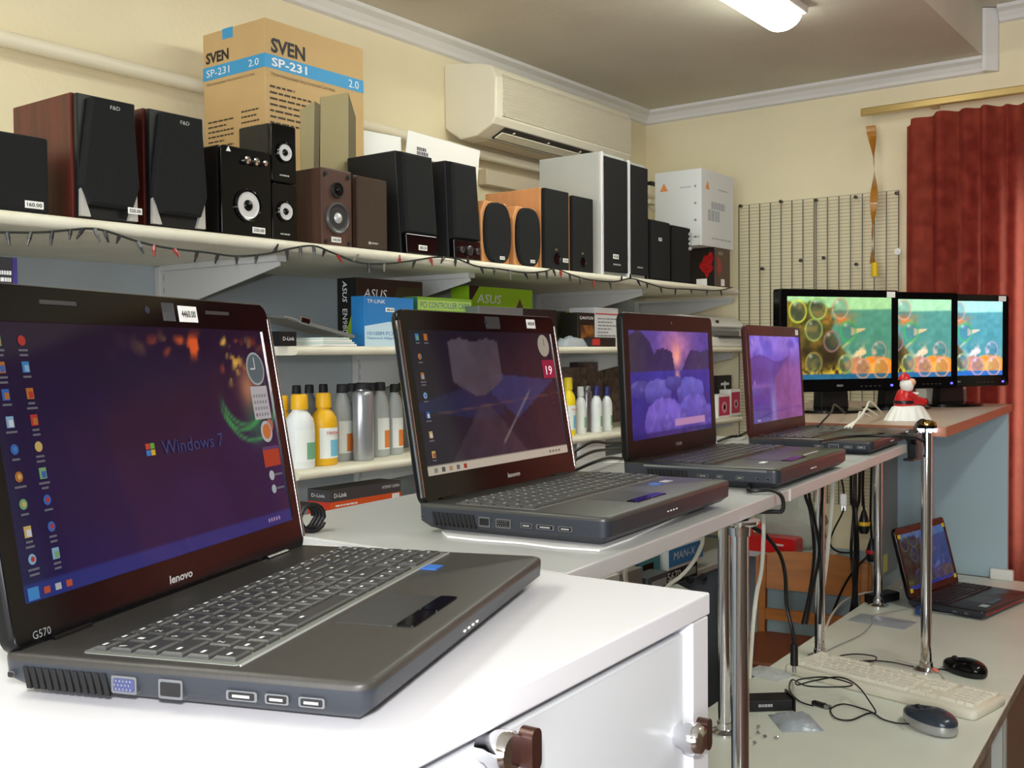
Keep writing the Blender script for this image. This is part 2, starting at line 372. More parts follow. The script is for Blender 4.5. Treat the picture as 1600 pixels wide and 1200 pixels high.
# ------------------------------------------------------------------ wire grid on the far wall
GY = WB-.03
g0 = vy(1153, 320, GY); g1 = vy(1406, 299, GY); gz1 = (g0.z+g1.z)/2; gz0 = .90
gm = mat('grey_wire', (104, 104, 98), .4, metal=.6)
gh = (g1.x-g0.x)/2
for i in range(2):
    cx = g0.x+gh*(i+.5)
    g = thing('grid_panel', ['wire display grid on the far wall next to the shelf ends', 'wire display grid on the far wall next to the red curtain'][i], 'wire grid', (cx, GY, gz0), 0)
    W2 = gh/2-.004; HH = gz1-gz0
    for k in range(8):
        x = -W2+2*W2*k/7
        part('wire', MB().cyl((x, 0, 0), .0022, HH, 6), gm, g)
    b = MB()
    nH = int(HH/.0135)
    for k in range(nH+1): b.box(-W2, W2, -.003, -.0016, k*HH/nH-.0008, k*HH/nH+.0008)
    part('cross_wires', b, mat('thin_grey_wire', (150, 148, 136), .5, metal=.3), g, kind='stuff')
    for (cxp, cyp) in ([(1157, 322), (1220, 315), (1191, 420), (1251, 407)] if i == 0 else [(1275, 313), (1337, 308), (1401, 302), (1287, 403), (1338, 413)]):
        q = vy(cxp, cyp, GY-.005)
        part('clip', MB().lathe([(.001, -.02), (.005, -.014), (.007, -.004), (.007, .005), (.001, .006)], 10, axis='-y'), mat('clip_dark', (70, 62, 56), .4, metal=.4), g, (q.x-cx, q.y-GY, q.z-gz0), smooth=50)
    if i == 1:
        q = vy(1403, 393, GY-.004)
        part('wall_screw', MB().lathe([(.013, 0), (.013, .004), (.004, .005), (.003, .008)], 12, axis='-y'), white_p, g, (q.x-cx, q.y-GY, q.z-gz0), smooth=50)
# ------------------------------------------------------------------ curtain, rail and fly strip
RY = WB-.09
r0 = vy(1346, 176, RY)
rail = thing('curtain_rail', 'pale gold curtain rail above the window', 'curtain rail', (r0.x, RY, r0.z), 0)
gold = mat('brushed_gold', (196, 168, 108), .3, metal=.5)
part('rail', MB().box(0, 1.75, -.012, .012, -.014, .014), gold, rail, bevel=.004)
for x in (.25, 1.0, 1.6): part('wall_bracket', MB().box(x-.012, x+.012, .02, .088, -.008, .008), gold, rail)
c0 = vy(1414, 190, RY-.005)
b = MB(); n = 560; cw = 1.95; rows = 14; Ls = []
rnd = random.Random(11); ph = [rnd.uniform(0, 6) for _ in range(4)]
def cwave(u, v):
    a = .022*(1-.2*v)
    return a*math.sin(u*150+ph[0]+2.2*math.sin(u*17+ph[1]))+.012*math.sin(u*83+ph[2]+v*.6)+.008*math.sin(u*29+ph[3]+v*1.5)
ctop = c0.z+.002
grid = []
for r_ in range(rows+1):
    v = r_/rows
    for k in range(n+1):
        u = k/n; x = u*cw
        zt = ctop+.025*u+.012*abs(math.sin(u*14))-(.02 if u < .012 else 0)
        grid.append((x+.004*math.sin(u*150+1.5), cwave(u, v), (zt*(1-v)+.06*v)-c0.z))
fs = [(r_*(n+1)+k, r_*(n+1)+k+1, (r_+1)*(n+1)+k+1, (r_+1)*(n+1)+k) for r_ in range(rows) for k in range(n)]
b.add(grid, fs)
cm = bpy.data.materials.new('red_curtain_cloth'); cm.use_nodes = True
nt = cm.node_tree; N = nt.nodes; Lk = nt.links; pb = N['Principled BSDF']
tc = N.new('ShaderNodeTexCoord'); nz = N.new('ShaderNodeTexNoise'); nz.inputs['Scale'].default_value = 22; nz.inputs['Detail'].default_value = 6
Lk.new(tc.outputs['Object'], nz.inputs['Vector'])
rp = N.new('ShaderNodeValToRGB'); rp.color_ramp.elements[0].position = .4; rp.color_ramp.elements[1].position = .66
rp.color_ramp.elements[0].color = (*lin((104, 28, 28)), 1); rp.color_ramp.elements[1].color = (*lin((146, 58, 46)), 1)
Lk.new(nz.outputs['Fac'], rp.inputs['Fac']); Lk.new(rp.outputs[0], pb.inputs['Base Color']); pb.inputs['Roughness'].default_value = .9
tr = N.new('ShaderNodeBsdfTranslucent'); tr.inputs[0].default_value = (*lin((232, 128, 104)), 1)
mx = N.new('ShaderNodeMixShader'); mx.inputs[0].default_value = .38
Lk.new(pb.outputs[0], mx.inputs[1]); Lk.new(tr.outputs[0], mx.inputs[2]); Lk.new(mx.outputs[0], N['Material Output'].inputs[0])
cur = part('curtain', b, cm, loc=c0, smooth=80)
tag(cur, 'dark red gathered curtain hanging over the window', 'curtain')
fl = vy(1360, 196, RY-.004)
fz = vy(1368, 432, RY-.004).z-fl.z
ft = thing('fly_strip', 'twisted amber sticky fly strip hanging from the curtain rail', 'fly strip', (fl.x, RY, fl.z+fz), 0)
zt = -fz
b = MB(); Ls = []
for k in range(60):
    v = k/59; a = 6.5*v; wv = .018*(1-.25*v)*(abs(math.cos(a))*.8+.2); th = a*.9
    cxx = .008*math.sin(v*5)+.016*v
    Ls.append([(cxx-wv*math.cos(th), -wv*math.sin(th), zt*(1-v)+.05*v), (cxx+wv*math.cos(th), wv*math.sin(th), zt*(1-v)+.05*v), (cxx+wv*math.cos(th), wv*math.sin(th)+.0008, zt*(1-v)+.05*v), (cxx-wv*math.cos(th), -wv*math.sin(th)+.0008, zt*(1-v)+.05*v)])
b.loops(Ls)
part('sticky_tape', b, mat('amber_tape', (176, 116, 34), .25, coat=.4), ft, smooth=60)
part('canister', MB().cyl((.016, 0, 0), .013, .052, 14), mat('yellow_card', (226, 190, 30), .5), ft, smooth=40)
part('string', MB().tube([(0, 0, zt), (0, 0, zt+.045)], .0012, 5), cable_w, ft)

# ------------------------------------------------------------------ counters
def slab_thing(name, label, cat, pts, z0, z1, mt, partname='top', bevel=.002):
    cx = sum(p[0] for p in pts)/len(pts); cy = sum(p[1] for p in pts)/len(pts)
    t = thing(name, label, cat, (cx, cy, z0), 0)
    part(partname, MB().prism([(p[0]-cx, p[1]-cy) for p in pts], 0, z1-z0, 'z'), mt, t, bevel=bevel)
    return t, cx, cy
# white cabinet under the nearest laptop
CZ_ = 1.293
cab = thing('display_cabinet', 'white laminate cabinet with chrome knobs under the nearest laptop', 'cabinet', (-.401, .826, 0), 3)
part('top', MB().box(-.46, 0, -1.35, 0, CZ_-.019, CZ_), white_l, cab, bevel=.0015)
part('side_panel', MB().box(-.455, -.004, -.022, -.002, 0, CZ_-.0195), white_l, cab)
part('side_panel', MB().box(-.455, -.004, -1.348, -1.33, 0, CZ_-.0195), white_l, cab)
part('back_panel', MB().box(-.458, -.452, -1.33, -.022, 0, CZ_-.0195), white_l, cab)
part('front_post', MB().box(-.02, -.001, -.034, -.002, 0, CZ_-.02), white_l, cab, bevel=.001)
part('front_post', MB().box(-.02, -.001, -.70, -.665, 0, CZ_-.02), white_l, cab, bevel=.001)
dm = mat('pale_door_laminate', (222, 226, 232), .25)
def door(y0, y1, ky, kz):
    d_ = part('door', MB().box(-.022, -.007, y0, y1, .06, CZ_-.0275), dm, cab, bevel=.0015)
    kn = MB(); kn.lathe([(.001, 0), (.009, 0), (.0095, .006), (.012, .010), (.013, .014), (.013, .020), (.011, .023), (.001, .0235)], 24)
    kn.xf(Matrix.Rotation(R(90), 4, 'Y'))
    k = part('knob', kn, chrome, d_, (-.0072, ky, kz), smooth=40)
    return d_
ci = Matrix.Rotation(R(-3), 4, 'Z')
def cabloc(px_, py_, X):
    q = ci @ (vx(px_, py_, X)-Vector((-.401, .826, 0))); return q
k1 = cabloc(1066, 1150, -.40); k2 = cabloc(776, 1148, -.38); k2.z = min(k2.z, CZ_-.030)
door(-.66, -.041, k1.y, k1.z); door(-1.325, -.705, k2.y-.0, k2.z)
# dark oblong plates standing in for the dark reflection on each chrome knob
pl = part('knob_reflection', MB().prism([(q[0], q[1]) for q in rrect(.011, .026, .0054, 5)], 0, .010, 'z'), mat('dark_knob_reflection', (66, 40, 34), .25, metal=.4), cab, (.014, k2.y+.013, k2.z), (R(90), 0, R(90)), smooth=40, label='painted dark reflection of the chrome knob')
pl2 = part('knob_reflection', MB().prism([(q[0], q[1]) for q in rrect(.011, .026, .0054, 5)], 0, .010, 'z'), MATS['dark_knob_reflection'], cab, (.006, k1.y+.015, k1.z), (R(90), 0, R(90)), smooth=40, label='painted dark reflection of the chrome knob')
# grey counter boards standing on chrome poles
BZ = 1.287; BT = .020
def bx(y): return -.562-.088*(y-.845)
seam = 1.565
slab_thing('counter_board', 'grey laminate counter board under the two middle laptops', 'counter', [(bx(.845), .845), (bx(seam), seam), (bx(seam)-.49, seam), (bx(.845)-.49, .845)], BZ-BT, BZ, grey_l)
t, cx, cy = slab_thing('counter_board', 'grey laminate counter board under the laptop with the red lid edge', 'counter', [(bx(seam+.001), seam+.001), (bx(2.47), 2.47), (bx(2.47)-.49, 2.47), (bx(seam)-.49, seam+.001)], BZ-BT, BZ, grey_l)
part('edge_strip', MB().box(bx(seam)-cx, bx(seam)-cx+.0008, seam+.002-cy, seam+.007-cy, .001, BT-.001), white_p, t)
# lower white tables
TZ = .743
def lf(y): return -.395-.056*(y-.9)
def lr(y): return -.955-.032*(y-.9)
edge_m = mat('worn_table_edge', (150, 138, 122), .6, noise=.4, scale=30)
tabletop = mat('worn_white_tabletop', (226, 230, 220), .35, noise=.06, scale=7)
for nm, a, b_, z in (('near', .88, 2.488, TZ), ('far', 2.49, 3.742, TZ)):
    t, cx, cy = slab_thing('low_table', {'near': 'low white table carrying the beige keyboard', 'far': 'low white table carrying the small open laptop by the blue panel'}[nm], 'table',
                           [(lf(a), a), (lf(b_), b_), (lr(b_), b_), (lr(a), a)], z-.022, z, tabletop)
    t.location.z = 0
    for ch in t.children: ch.location.z = z-.022
    part('edge_band', MB().prism([(lf(a)-cx, a-cy), (lf(a)-cx+.0015, a-cy), (lf(b_)-cx+.0015, b_-cy), (lf(b_)-cx, b_-cy)], z-.022, z-.0015, 'z'), edge_m, t)
    for yy in (a+.01, b_-.028): part('side_panel', MB().box(lr(yy)+.03-cx, lf(yy)-.015-cx, yy-cy, yy+.018-cy, 0, z-.0225), mat('table_side_grey', (186, 190, 184), .5), t)
    part('modesty_panel', MB().prism([(lf(a)-.05-cx, a+.03-cy), (lf(a)-.035-cx, a+.03-cy), (lf(b_)-.035-cx, b_-.03-cy), (lf(b_)-.05-cx, b_-.03-cy)], .02, z-.0225, 'z'), mat('brown_panel', (128, 108, 92), .5), t)
# poles
def pole(p, z1, label):
    t = thing('chrome_pole', label, 'pole', (p[0], p[1], TZ), 0, 'chrome poles on the low tables')
    h = z1-TZ
    part('tube', MB().cyl((0, 0, .004), .0125, h-.004, 24), chrome, t, smooth=40)
    part('foot_flange', MB().lathe([(.03, 0), (.03, .004), (.022, .008), (.016, .01), (.015, .022), (.0126, .022)], 24), chrome, t, smooth=40)
    if h < .53: part('top_flange', MB().lathe([(.0126, h-.022), (.015, h-.022), (.016, h-.01), (.022, h-.008), (.028, h-.004), (.028, h)], 24), chrome, t, smooth=40)
zb = BZ-BT-.0005
fp = hz(1156, 812, zb)
pole((fp.x, fp.y), zb, 'chrome pole under the counter board beside the white cabinet')
pA = hz(1132, 1145, TZ); pole((pA.x, pA.y), zb, 'chrome pole at the rear of the low table behind the front pole')
pB = hz(1281, 1027, TZ); pole((pB.x, pB.y), zb, 'chrome pole behind the beige keyboard in front of the wooden chair')
pC = hz(1447, 1048, TZ); pole((pC.x, pC.y), 1.318, 'chrome pole beside the black mouse with the clip lamp on top')
pD = hz(1372, 947, TZ); pole((pD.x, pD.y), 1.296, 'chrome pole standing behind the flat silver bag')
# desk carrying the monitors
DZ = 1.322
d0, d1 = (-.648, 2.585), (-.742, 3.79)
deskm = mat('brown_grey_desk', (176, 156, 140), .35, noise=.1, scale=5)
t, cx, cy = slab_thing('monitor_desk', 'raised desk with brown edge carrying the three monitors', 'desk', [d0, d1, (-1.42, 3.79), (-1.28, 3.1), (-1.11, 2.585)], DZ-.024, DZ, deskm)
t.location.z = TZ+.001; 
for ch in t.children: ch.location.z = DZ-.024-TZ-.001
part('edge_band', MB().box(-1.11-cx, d0[0]-cx, d0[1]-cy-.002, d0[1]-cy, DZ-.024-TZ-.001, DZ-TZ-.0015), mat('brown_edge', (150, 96, 70), .4), t)
part('edge_band', MB().prism([(d0[0]-cx, d0[1]-cy), (d0[0]-cx+.002, d0[1]-cy), (d1[0]-cx+.002, d1[1]-cy), (d1[0]-cx, d1[1]-cy)], DZ-.024-TZ-.001, DZ-TZ-.0015, 'z'), mat('brown_edge', (150, 96, 70), .4), t)
pbm = mat('pale_blue_panel', (168, 190, 200), .45)
hp = DZ-.0245-TZ-.001
part('end_panel', MB().box(-1.10-cx, -.745-cx, 3.747-cy, 3.765-cy, 0, hp), pbm, t, label='pale blue end panel')
part('side_panel', MB().box(-1.118-cx, -1.10-cx, 3.53-cy, 3.765-cy, 0, hp), mat('grey_side_panel', (150, 152, 152), .5), t)
sn = vx(1383, 880, -1.0995)
o = part('sticky_note', MB().box(0, .0012, -.022, .022, -.03, .03), mat('yellow_note', (228, 220, 120), .6), None, (-1.0993, min(sn.y, 3.72), sn.z)); tag(o, 'pale yellow note stuck on the grey side panel behind the small laptop', 'note')
wt = hz(1578, 896, TZ)
tp = part('adhesive_block', MB().box(-.035, .035, -.012, .012, 0, .035), white_p, None, (wt.x-.0, 3.73, TZ), bevel=.004)
tag(tp, 'small white block on the table against the pale blue panel', 'block')
# low counter along the left wall behind the board
slab_t, cx, cy = slab_thing('low_counter', 'low grey counter along the wall crowded with small parts', 'counter', [(-1.55, 1.3), (-1.57, 3.1), (-1.70, 3.2), (-1.70, 3.85), (-1.40, 3.85), (-1.40, 4.05), (WA+.02, 4.05), (WA+.02, 1.3)], .70, .72, mat('counter_grey', (196, 200, 196), .4))
slab_t.location.z = 0
for ch in slab_t.children: ch.location.z = .70
for yy in (1.32, 2.3, 3.26, 4.0): part('side_panel', MB().box(-2.25-cx, -1.72-cx, yy-cy, yy+.018-cy, 0, .6995), bluegrey, slab_t)
# wooden chair
ch = thing('wooden_chair', 'orange plywood chair behind the low table', 'chair', (-1.375, 3.53, 0), 8)
for sx in (-1, 1):
    part('rear_leg', MB().prism([(.20, 0), (.235, 0), (.225, .45), (.243, .74), (.213, .74), (.19, .45)], sx*.185-.014, sx*.185+.014, 'x'), wood, ch, bevel=.004)
    part('front_leg', MB().box(sx*.175-.016, sx*.175+.016, -.20, -.168, 0, .435), wood, ch, bevel=.004)
    part('side_rail', MB().box(sx*.18-.009, sx*.18+.009, -.17, .2, .38, .43), wood, ch)
sb = MB(); sb.loops([[(x, y, z) for x, y in rrect(.41-2*i, .42-2*i, .05, 4)] for z, i in ((.435, .005), (.44, 0), (.448, 0), (.455, .006))])
part('seat', sb, mat('red_brown_seat', (122, 66, 42), .35), ch, smooth=40)
bb = MB(); Ls = []
for k in range(13):
    x = -.21+.42*k/12; yy = .205+.028*(1-((k-6)/6)**2); e = .012*(abs(k-6)/6)**4
    Ls.append([(x, yy, .61+e), (x, yy+.012, .61+e), (x, yy+.022, .755-e*2), (x, yy+.01, .755-e*2)])
bb.loops(Ls); part('backrest', bb, wood, ch, smooth=40)
part('rear_rail', MB().box(-.175, .175, .2, .218, .50, .54), wood, ch)
part('rear_rail', MB().box(-.175, .175, .2, .218, .30, .34), wood, ch)
# ------------------------------------------------------------------ loudspeakers on the upper shelf
# local frame of everything facing the aisle: x along the wall, front = -y, turned 90 degrees
def place(x0, x1, ytop, xf, D, zb):
    a = vx(x0, ytop, xf); b = vx(x1, ytop, xf)
    return b.y-a.y, a.z-zb, (xf-D/2, (a.y+b.y)/2, zb)
def spk(label, x0, x1, yt, xf, D, rz=90, group=None, name='loudspeaker', zb=ZT+.0005):
    W, H, loc = place(x0, x1, yt, xf, D, zb)
    return thing(name, label, 'loudspeaker', loc, rz, group), W, H
def driver(parent, x, z, yf, r, cone, rim=None, cap=None, name='driver'):
    """round driver seated in the front at y=yf"""
    o = part(name, MB().lathe([(r*1.13, -.001), (r*1.13, .003), (r*1.02, .006), (r*.94, .005), (r*.9, .002)], 28, axis='-y'), rim or black_m, parent, (x, yf, z), smooth=35)
    part('cone', MB().lathe([(r*.95, .003), (r*.9, .0045), (r*.80, .003), (r*.42, -.0005), (r*.1, -.0008)], 28, axis='-y'), cone, o, smooth=50)
    part('dust_cap', MB().lathe([(r*.42, .0), (r*.38, .004), (r*.22, .008), (r*.02, .0095)], 20, axis='-y'), cap or black_g, o, smooth=60)
    return o
XF = -1.785
# 1 plain black speaker
t, W, H = spk('plain black loudspeaker tagged 160 at the start of the upper shelf', -28, 77, 196, XF, .2)
part('cabinet', MB().box(-W/2, W/2, -.085, .1, 0, H), black_m, t, bevel=.004)
part('grille', MB().box(-W/2+.003, W/2-.003, -.1, -.0855, .004, H-.004), cloth_b, t, bevel=.004)
price(t, (W*.24, -.1005, .018), FRONT, '160.00')
# 2, 3 mahogany pair with faceted grille
ha = mat('silver_foot', (190, 188, 184), .4, metal=.3)
def mahogany(label, x0, x1, yt, D, tagged):
    t, W, H = spk(label, x0, x1, yt, XF, D)
    part('cabinet', MB().box(-W/2, W/2, -D/2+.018, D/2, 0, H), mahog, t, bevel=.002)
    part('baffle', MB().box(-W/2+.004, W/2-.001, -D/2+.004, -D/2+.018, .006, H-.002), black_p, t, bevel=.002)
    w0, w1, w2, h = W*.30, W*.485, W*.36, H
    poly = [(-w2, .03), (w2, .03), (w1, H*.30), (W*.40, H-.008), (-w0, H-.008), (-w1, H*.27)]
    part('grille', MB().loops([[(x, -D/2+.004, z) for x, z in poly], [(x*.97, -D/2-.010, z) for x, z in poly], [(x*.92, -D/2-.014, .006+z*.97) for x, z in poly]]), cloth_b, t, smooth=20)
    part('foot', MB().prism([(-W*.47, .008), (-W*.31, .008), (-W*.46, .065)], -D/2-.004, -D/2+.004, 'y'), ha, t)
    part('foot', MB().prism([(W*.47, .008), (W*.31, .008), (W*.46, .065)], -D/2-.004, -D/2+.004, 'y'), ha, t)
    text('F&D', W*.16, .007, silver_p, t, (W*.06, -D/2-.0148, H-.022), FRONT)
    if tagged: price(t, (W*.36, -D/2-.015, .026), FRONT, '320.00', .03, .012)
mahogany('mahogany loudspeaker with faceted black grille tagged 320', 118, 213, 141, .22, True)
mahogany('mahogany loudspeaker with faceted black grille beside the glossy subwoofer', 231, 319, 166, .21, False)
# 4 glossy subwoofer with two stacked satellites
conew = mat('silver_cone', (214, 214, 216), .35, metal=.2)
t, W, H = spk('glossy black subwoofer with a silver cone', 345, 423, 224, XF, .2, name='subwoofer')
D = .2
part('cabinet', MB().box(-W/2, W/2, -D/2+.012, D/2, 0, H), black_p, t, bevel=.003)
part('front_panel', MB().prism([(q[0], q[1]+H/2) for q in rrect(W, H-.002, .008)], -D/2, -D/2+.012, 'y'), black_g, t, smooth=35, bevel=.002)
driver(t, .0, H*.36, -D/2-.0005, W*.235, conew, black_g)
for k in range(3): part('control_knob', MB().lathe([(.009-.002*(k == 2), 0), (.008-.002*(k == 2), .01), (.001, .011)], 16, axis='-y'), chrome, t, (-.005+k*.024, -D/2-.0005, H*.86), smooth=40)
part('logo', MB().prism([(-.006, 0), (.006, 0), (0, .011)], -.0004, 0, 'y'), ink_w, t, (-W*.36, -D/2-.0004, H*.93))
price(t, (W*.22, -D/2-.001, .018), FRONT, '330.00')
def satellite(label, zb, H):
    W, _, loc = place(424, 462, 200, XF-.002, .11, zb)
    t = thing('satellite_speaker', label, 'loudspeaker', loc, 90)
    part('cabinet', MB().box(-W/2, W/2, -.043, .055, 0, H), black_p, t, bevel=.003)
    part('front_panel', MB().prism([(q[0], q[1]+H/2) for q in rrect(W, H-.002, .006)], -.055, -.043, 'y'), black_g, t, smooth=35, bevel=.002)
    driver(t, 0, H*.52, -.0555, W*.29, conew, black_g)
    lines_panel(1, silver_p, t, (0, -.0558, H*.12), FRONT, W*.4, .01, .003, 15)
zt_ = vx(424, 190, XF).z-ZT
satellite('lower of the two stacked glossy satellite speakers', ZT+.0005, zt_*.497)
satellite('upper of the two stacked glossy satellite speakers', ZT+.001+zt_*.497, zt_*.5)
# 5 big kraft box behind them
bxf = -1.985; e = vx(413, 27, bxf); rgt = vx(567, 74, bxf)
W = rgt.y-e.y; H = e.z-ZT; D = .235
t = thing('speaker_carton', 'tall brown carton with a blue stripe and printed speakers', 'cardboard box', (bxf-D/2, (e.y+rgt.y)/2, ZT+.0005), 90)
part('carton', MB().box(-W/2, W/2, -D/2, D/2, 0, H), kraft, t, bevel=.002)
part('flap', MB().add([(-W/2+.01, -D/2+.03, H), (-W/2+.01, D/2-.06, H), (-W/2+.09, D/2-.10, H+.028), (-W/2+.09, -D/2+.07, H+.02), (-W/2+.01, -D/2+.03, H+.002), (-W/2+.01, D/2-.06, H+.002), (-W/2+.09, D/2-.10, H+.03), (-W/2+.09, -D/2+.07, H+.022)], [(0, 1, 2, 3), (4, 5, 6, 7), (0, 1, 5, 4), (1, 2, 6, 5), (2, 3, 7, 6), (3, 0, 4, 7)]), mat('kraft_inside', (150, 120, 84), .85), t)
part('tape', MB().box(-W/2-.0006, -W/2+.0004, -.0, .04, H-.025, H+.0006), blue_i, t)
f = -D/2-.0007; sd = -W/2-.0007
zs = vx(413, 93, bxf).z-ZT
panel('stripe', W, .033, blue_i, t, (0, f+.0006, zs), FRONT); panel('stripe', D, .033, blue_i, t, (sd+.0006, 0, zs), LEFT)
text('SVEN', W*.33, .036, ink, t, (-W*.28, f, zs+.040), FRONT, bold=.035); text('SVEN', D*.38, .028, ink, t, (sd, D*.26, zs+.038), LEFT, bold=.035)
text('SP-231', W*.34, .021, ink_w, t, (-W*.27, f-.0006, zs), FRONT, bold=.02); text('2.0', W*.11, .020, ink_w, t, (W*.39, f-.0006, zs), FRONT)
text('SP-231', D*.38, .018, ink_w, t, (sd-.0006, D*.25, zs), LEFT); text('2.0', D*.16, .017, ink_w, t, (sd-.0006, -D*.33, zs), LEFT)
pk = mat('faded_print', (120, 100, 74), .7)
text('Мультимедийная Акустическая Система', W*.63, .012, pk, t, (-W*.13, f, zs-.030), FRONT)
text('Мультимедийная Акустическая Система', D*.78, .009, pk, t, (sd, D*.05, zs-.028), LEFT)
lines_panel(7, mat('dark_small_print', (70, 58, 46), .7), t, (-W*.26, f, zs-.062), FRONT, W*.40, .0145, .005, 4)
lines_panel(12, MATS['dark_small_print'], t, (sd, D*.22, zs-.125), LEFT, D*.42, .0125, .004, 5)
lines_panel(10, MATS['dark_small_print'], t, (sd, -D*.26, zs-.115), LEFT, D*.28, .0135, .004, 6)
olive = mat('olive_print', (158, 146, 108), .7); olive2 = mat('dark_olive_print', (104, 94, 70), .7)
def prt(poly, mt, nm='printed_picture'): return part(nm, MB().prism(poly, f-.0001, f+.0005, 'y'), mt, t)
fx = lambda p: -W/2+W*(p-413)/(567-413)
yz = lambda x, p: vx(x, p, bxf).z-ZT
prt([(fx(463), yz(463, 300)), (fx(482), yz(482, 300)), (fx(486), yz(486, 157)), (fx(464), yz(464, 170))], olive)
prt([(fx(482), yz(482, 300)), (fx(492), yz(492, 300)), (fx(495), yz(495, 163)), (fx(486), yz(486, 157))], olive2)
prt([(fx(490), yz(490, 300)), (fx(539), yz(539, 300)), (fx(541), yz(541, 144)), (fx(495), yz(495, 151))], olive)
prt([(fx(539), yz(539, 300)), (fx(552), yz(552, 300)), (fx(553), yz(553, 183)), (fx(541), yz(541, 144))], olive2)
# 6 brown pair, the first with open drivers
def brown(label, x0, x1, yt, D, openf):
    t, W, H = spk(label, x0, x1, yt, XF+.005, D)
    part('cabinet', MB().box(-W/2, W/2, -D/2+(.0 if openf else .012), D/2, 0, H), brownv, t, bevel=.003)
    if openf:
        driver(t, 0, H*.73, -D/2-.0005, W*.17, black_g, black_m, name='tweeter')
        driver(t, 0, H*.37, -D/2-.0005, W*.34, dark_g, mat('grey_rim', (96, 96, 98), .3, metal=.5), silver_p)
        for sx in (-1, 1):
            for zz in (.92, .06): part('screw_cap', MB().cyl((sx*W*.38, -D/2-.004, H*zz), .005, .005, 10, 'y'), black_m, t)
        price(t, (-.005, -D/2-.001, H*.09), FRONT, '160.00', .03, .012)
    else:
        part('grille', MB().box(-W/2+.001, W/2-.001, -D/2, -D/2+.0115, .003, H-.003), mat('brown_cloth', (70, 54, 42), .95, noise=.3, scale=400), t, bevel=.004)
        part('logo', MB().cyl((-W*.12, -D/2-.001, H*.1), .004, .001, 12, 'y'), silver_p, t); lines_panel(1, silver_p, t, (W*.08, -D/2-.0008, H*.09), FRONT, W*.3, .01, .004, 3)
    return t
brown('dark brown loudspeaker with two bare round drivers', 502, 549, 260, .19, True)
brown('dark brown loudspeaker with a brown cloth grille', 558, 605, 272, .19, False)
# 7 white cards leaning behind
t = thing('white_card', 'small white paper card standing behind the brown speaker', 'card', (-2.02, vx(590, 225, -2.02).y, ZT+.0005), 84)
part('sheet', MB().box(-.085, .085, -.001, .001, 0, vx(590, 208, -2.02).z-ZT), paper, t)
q0 = vx(627, 202, -2.0); q1 = vx(752, 228, -2.0)
t = thing('white_leaflet', 'white printed leaflet standing behind the black speakers', 'card', (-2.0, (q0.y+q1.y)/2, ZT+.0005), 92)
wq = q1.y-q0.y; hq = q0.z-ZT
part('sheet', MB().prism([(-wq/2-.03, 0), (wq/2-.06, 0), (wq/2, hq-.005), (-wq/2+.02, hq)], -.001, .001, 'y'), paper, t)
lines_panel(2, mat('grey_text', (110, 104, 116), .7), t, (-wq*.27, -.0016, hq-.05), FRONT, .05, .012, .01, 21); lines_panel(2, MATS['grey_text'], t, (-wq*.22, -.0016, hq-.075), FRONT, .11, .01, .004, 8)
# 8 black tapered pair
def tapered(label, xa, xb, xc, xd, yt, yb, knobs, D=.192):
    b0 = vx(xc, yb, XF); b1 = vx(xd, yb, XF); t0 = vx(xa, yt, XF); t1 = vx(xb, yt, XF)
    Wb = b1.y-b0.y; Wt = t1.y-t0.y; H = t0.z-ZT; c = (b0.y+b1.y)/2; off = (t0.y+t1.y)/2-c
    t = thing('loudspeaker', label, 'loudspeaker', (XF-D/2, c, ZT+.0005), 90)
    def ring(y, g, z0=0, z1=None):
        z1 = H if z1 is None else z1
        f0 = z0/H; f1 = z1/H
        wb = Wb+(Wt-Wb)*f0-g*2; wt = Wb+(Wt-Wb)*f1-g*2
        return [(-wb/2+off*f0, y, z0), (wb/2+off*f0, y, z0), (wt/2+off*f1, y, z1), (-wt/2+off*f1, y, z1)]
    part('cabinet', MB().loops([ring(D/2, 0), ring(-D/2+.02, 0)]), black_m, t, bevel=.004)
    part('grille', MB().loops([ring(-D/2+.0195, .001, H*.22, H-.002), ring(-D/2+.004, .003, H*.225, H-.005), ring(-D/2, .012, H*.235, H-.012)]), cloth_b, t)
    part('control_panel', MB().loops([ring(-D/2+.0195, .001, .002, H*.215), ring(-D/2+.004, .004, .006, H*.21)]), black_g, t, bevel=.002)
    text('SVEN', .02, .005, mat('orange_print', (196, 92, 40), .5), t, (Wb*.1, -D/2+.003, H*.24), FRONT)
    if knobs:
        for k, rr in ((-.032, .009), (0, .013), (.034, .009)):
            part('control_knob', MB().lathe([(rr, 0), (rr, .008), (rr*.8, .01), (.001, .01)], 18, axis='-y'), mat('gunmetal', (90, 90, 94), .25, metal=.8), t, (k, -D/2+.0035, H*.11), smooth=40)
    else: price(t, (-.002, -D/2+.003, .022), FRONT, '385.00', .032, .013)
tapered('black tapered loudspeaker with cloth grille and a price tag', 627, 677, 637, 688, 233, 389, False)
tapered('black tapered loudspeaker with three control knobs', 705, 746, 711, 755, 249, 400, True)
# 9 beech satellites with oval grilles
def oval(label, x0, x1, yt):
    t, W, H = spk(label, x0, x1, yt, XF+.01, .13, name='satellite_speaker')
    D = .13
    part('cabinet', MB().prism([(-W*.5, 0), (W*.5, 0), (W*.56, H*.8), (W*.4, H*1.0), (-W*.4, H*1.0), (-W*.56, H*.8)], -D/2+.012, D/2, 'y'), oak, t, bevel=.004)
    poly = []
    for k in range(28):
        a = 2*math.pi*k/28; x = math.copysign(abs(math.cos(a))**.62, math.cos(a))*W*.5; z = H*.5+math.copysign(abs(math.sin(a))**.85, math.sin(a))*H*.485
        poly.append((x, z))
    part('grille', MB().loops([[(x, -D/2+.0118, z) for x, z in poly], [(x, -D/2+.004, z) for x, z in poly], [(x*.9, -D/2, H*.5+(z-H*.5)*.95) for x, z in poly]]), cloth_b, t, smooth=30)
    price(t, (W*.1, -D/2-.0005, H*.1), FRONT, '195.00', .022, .009)
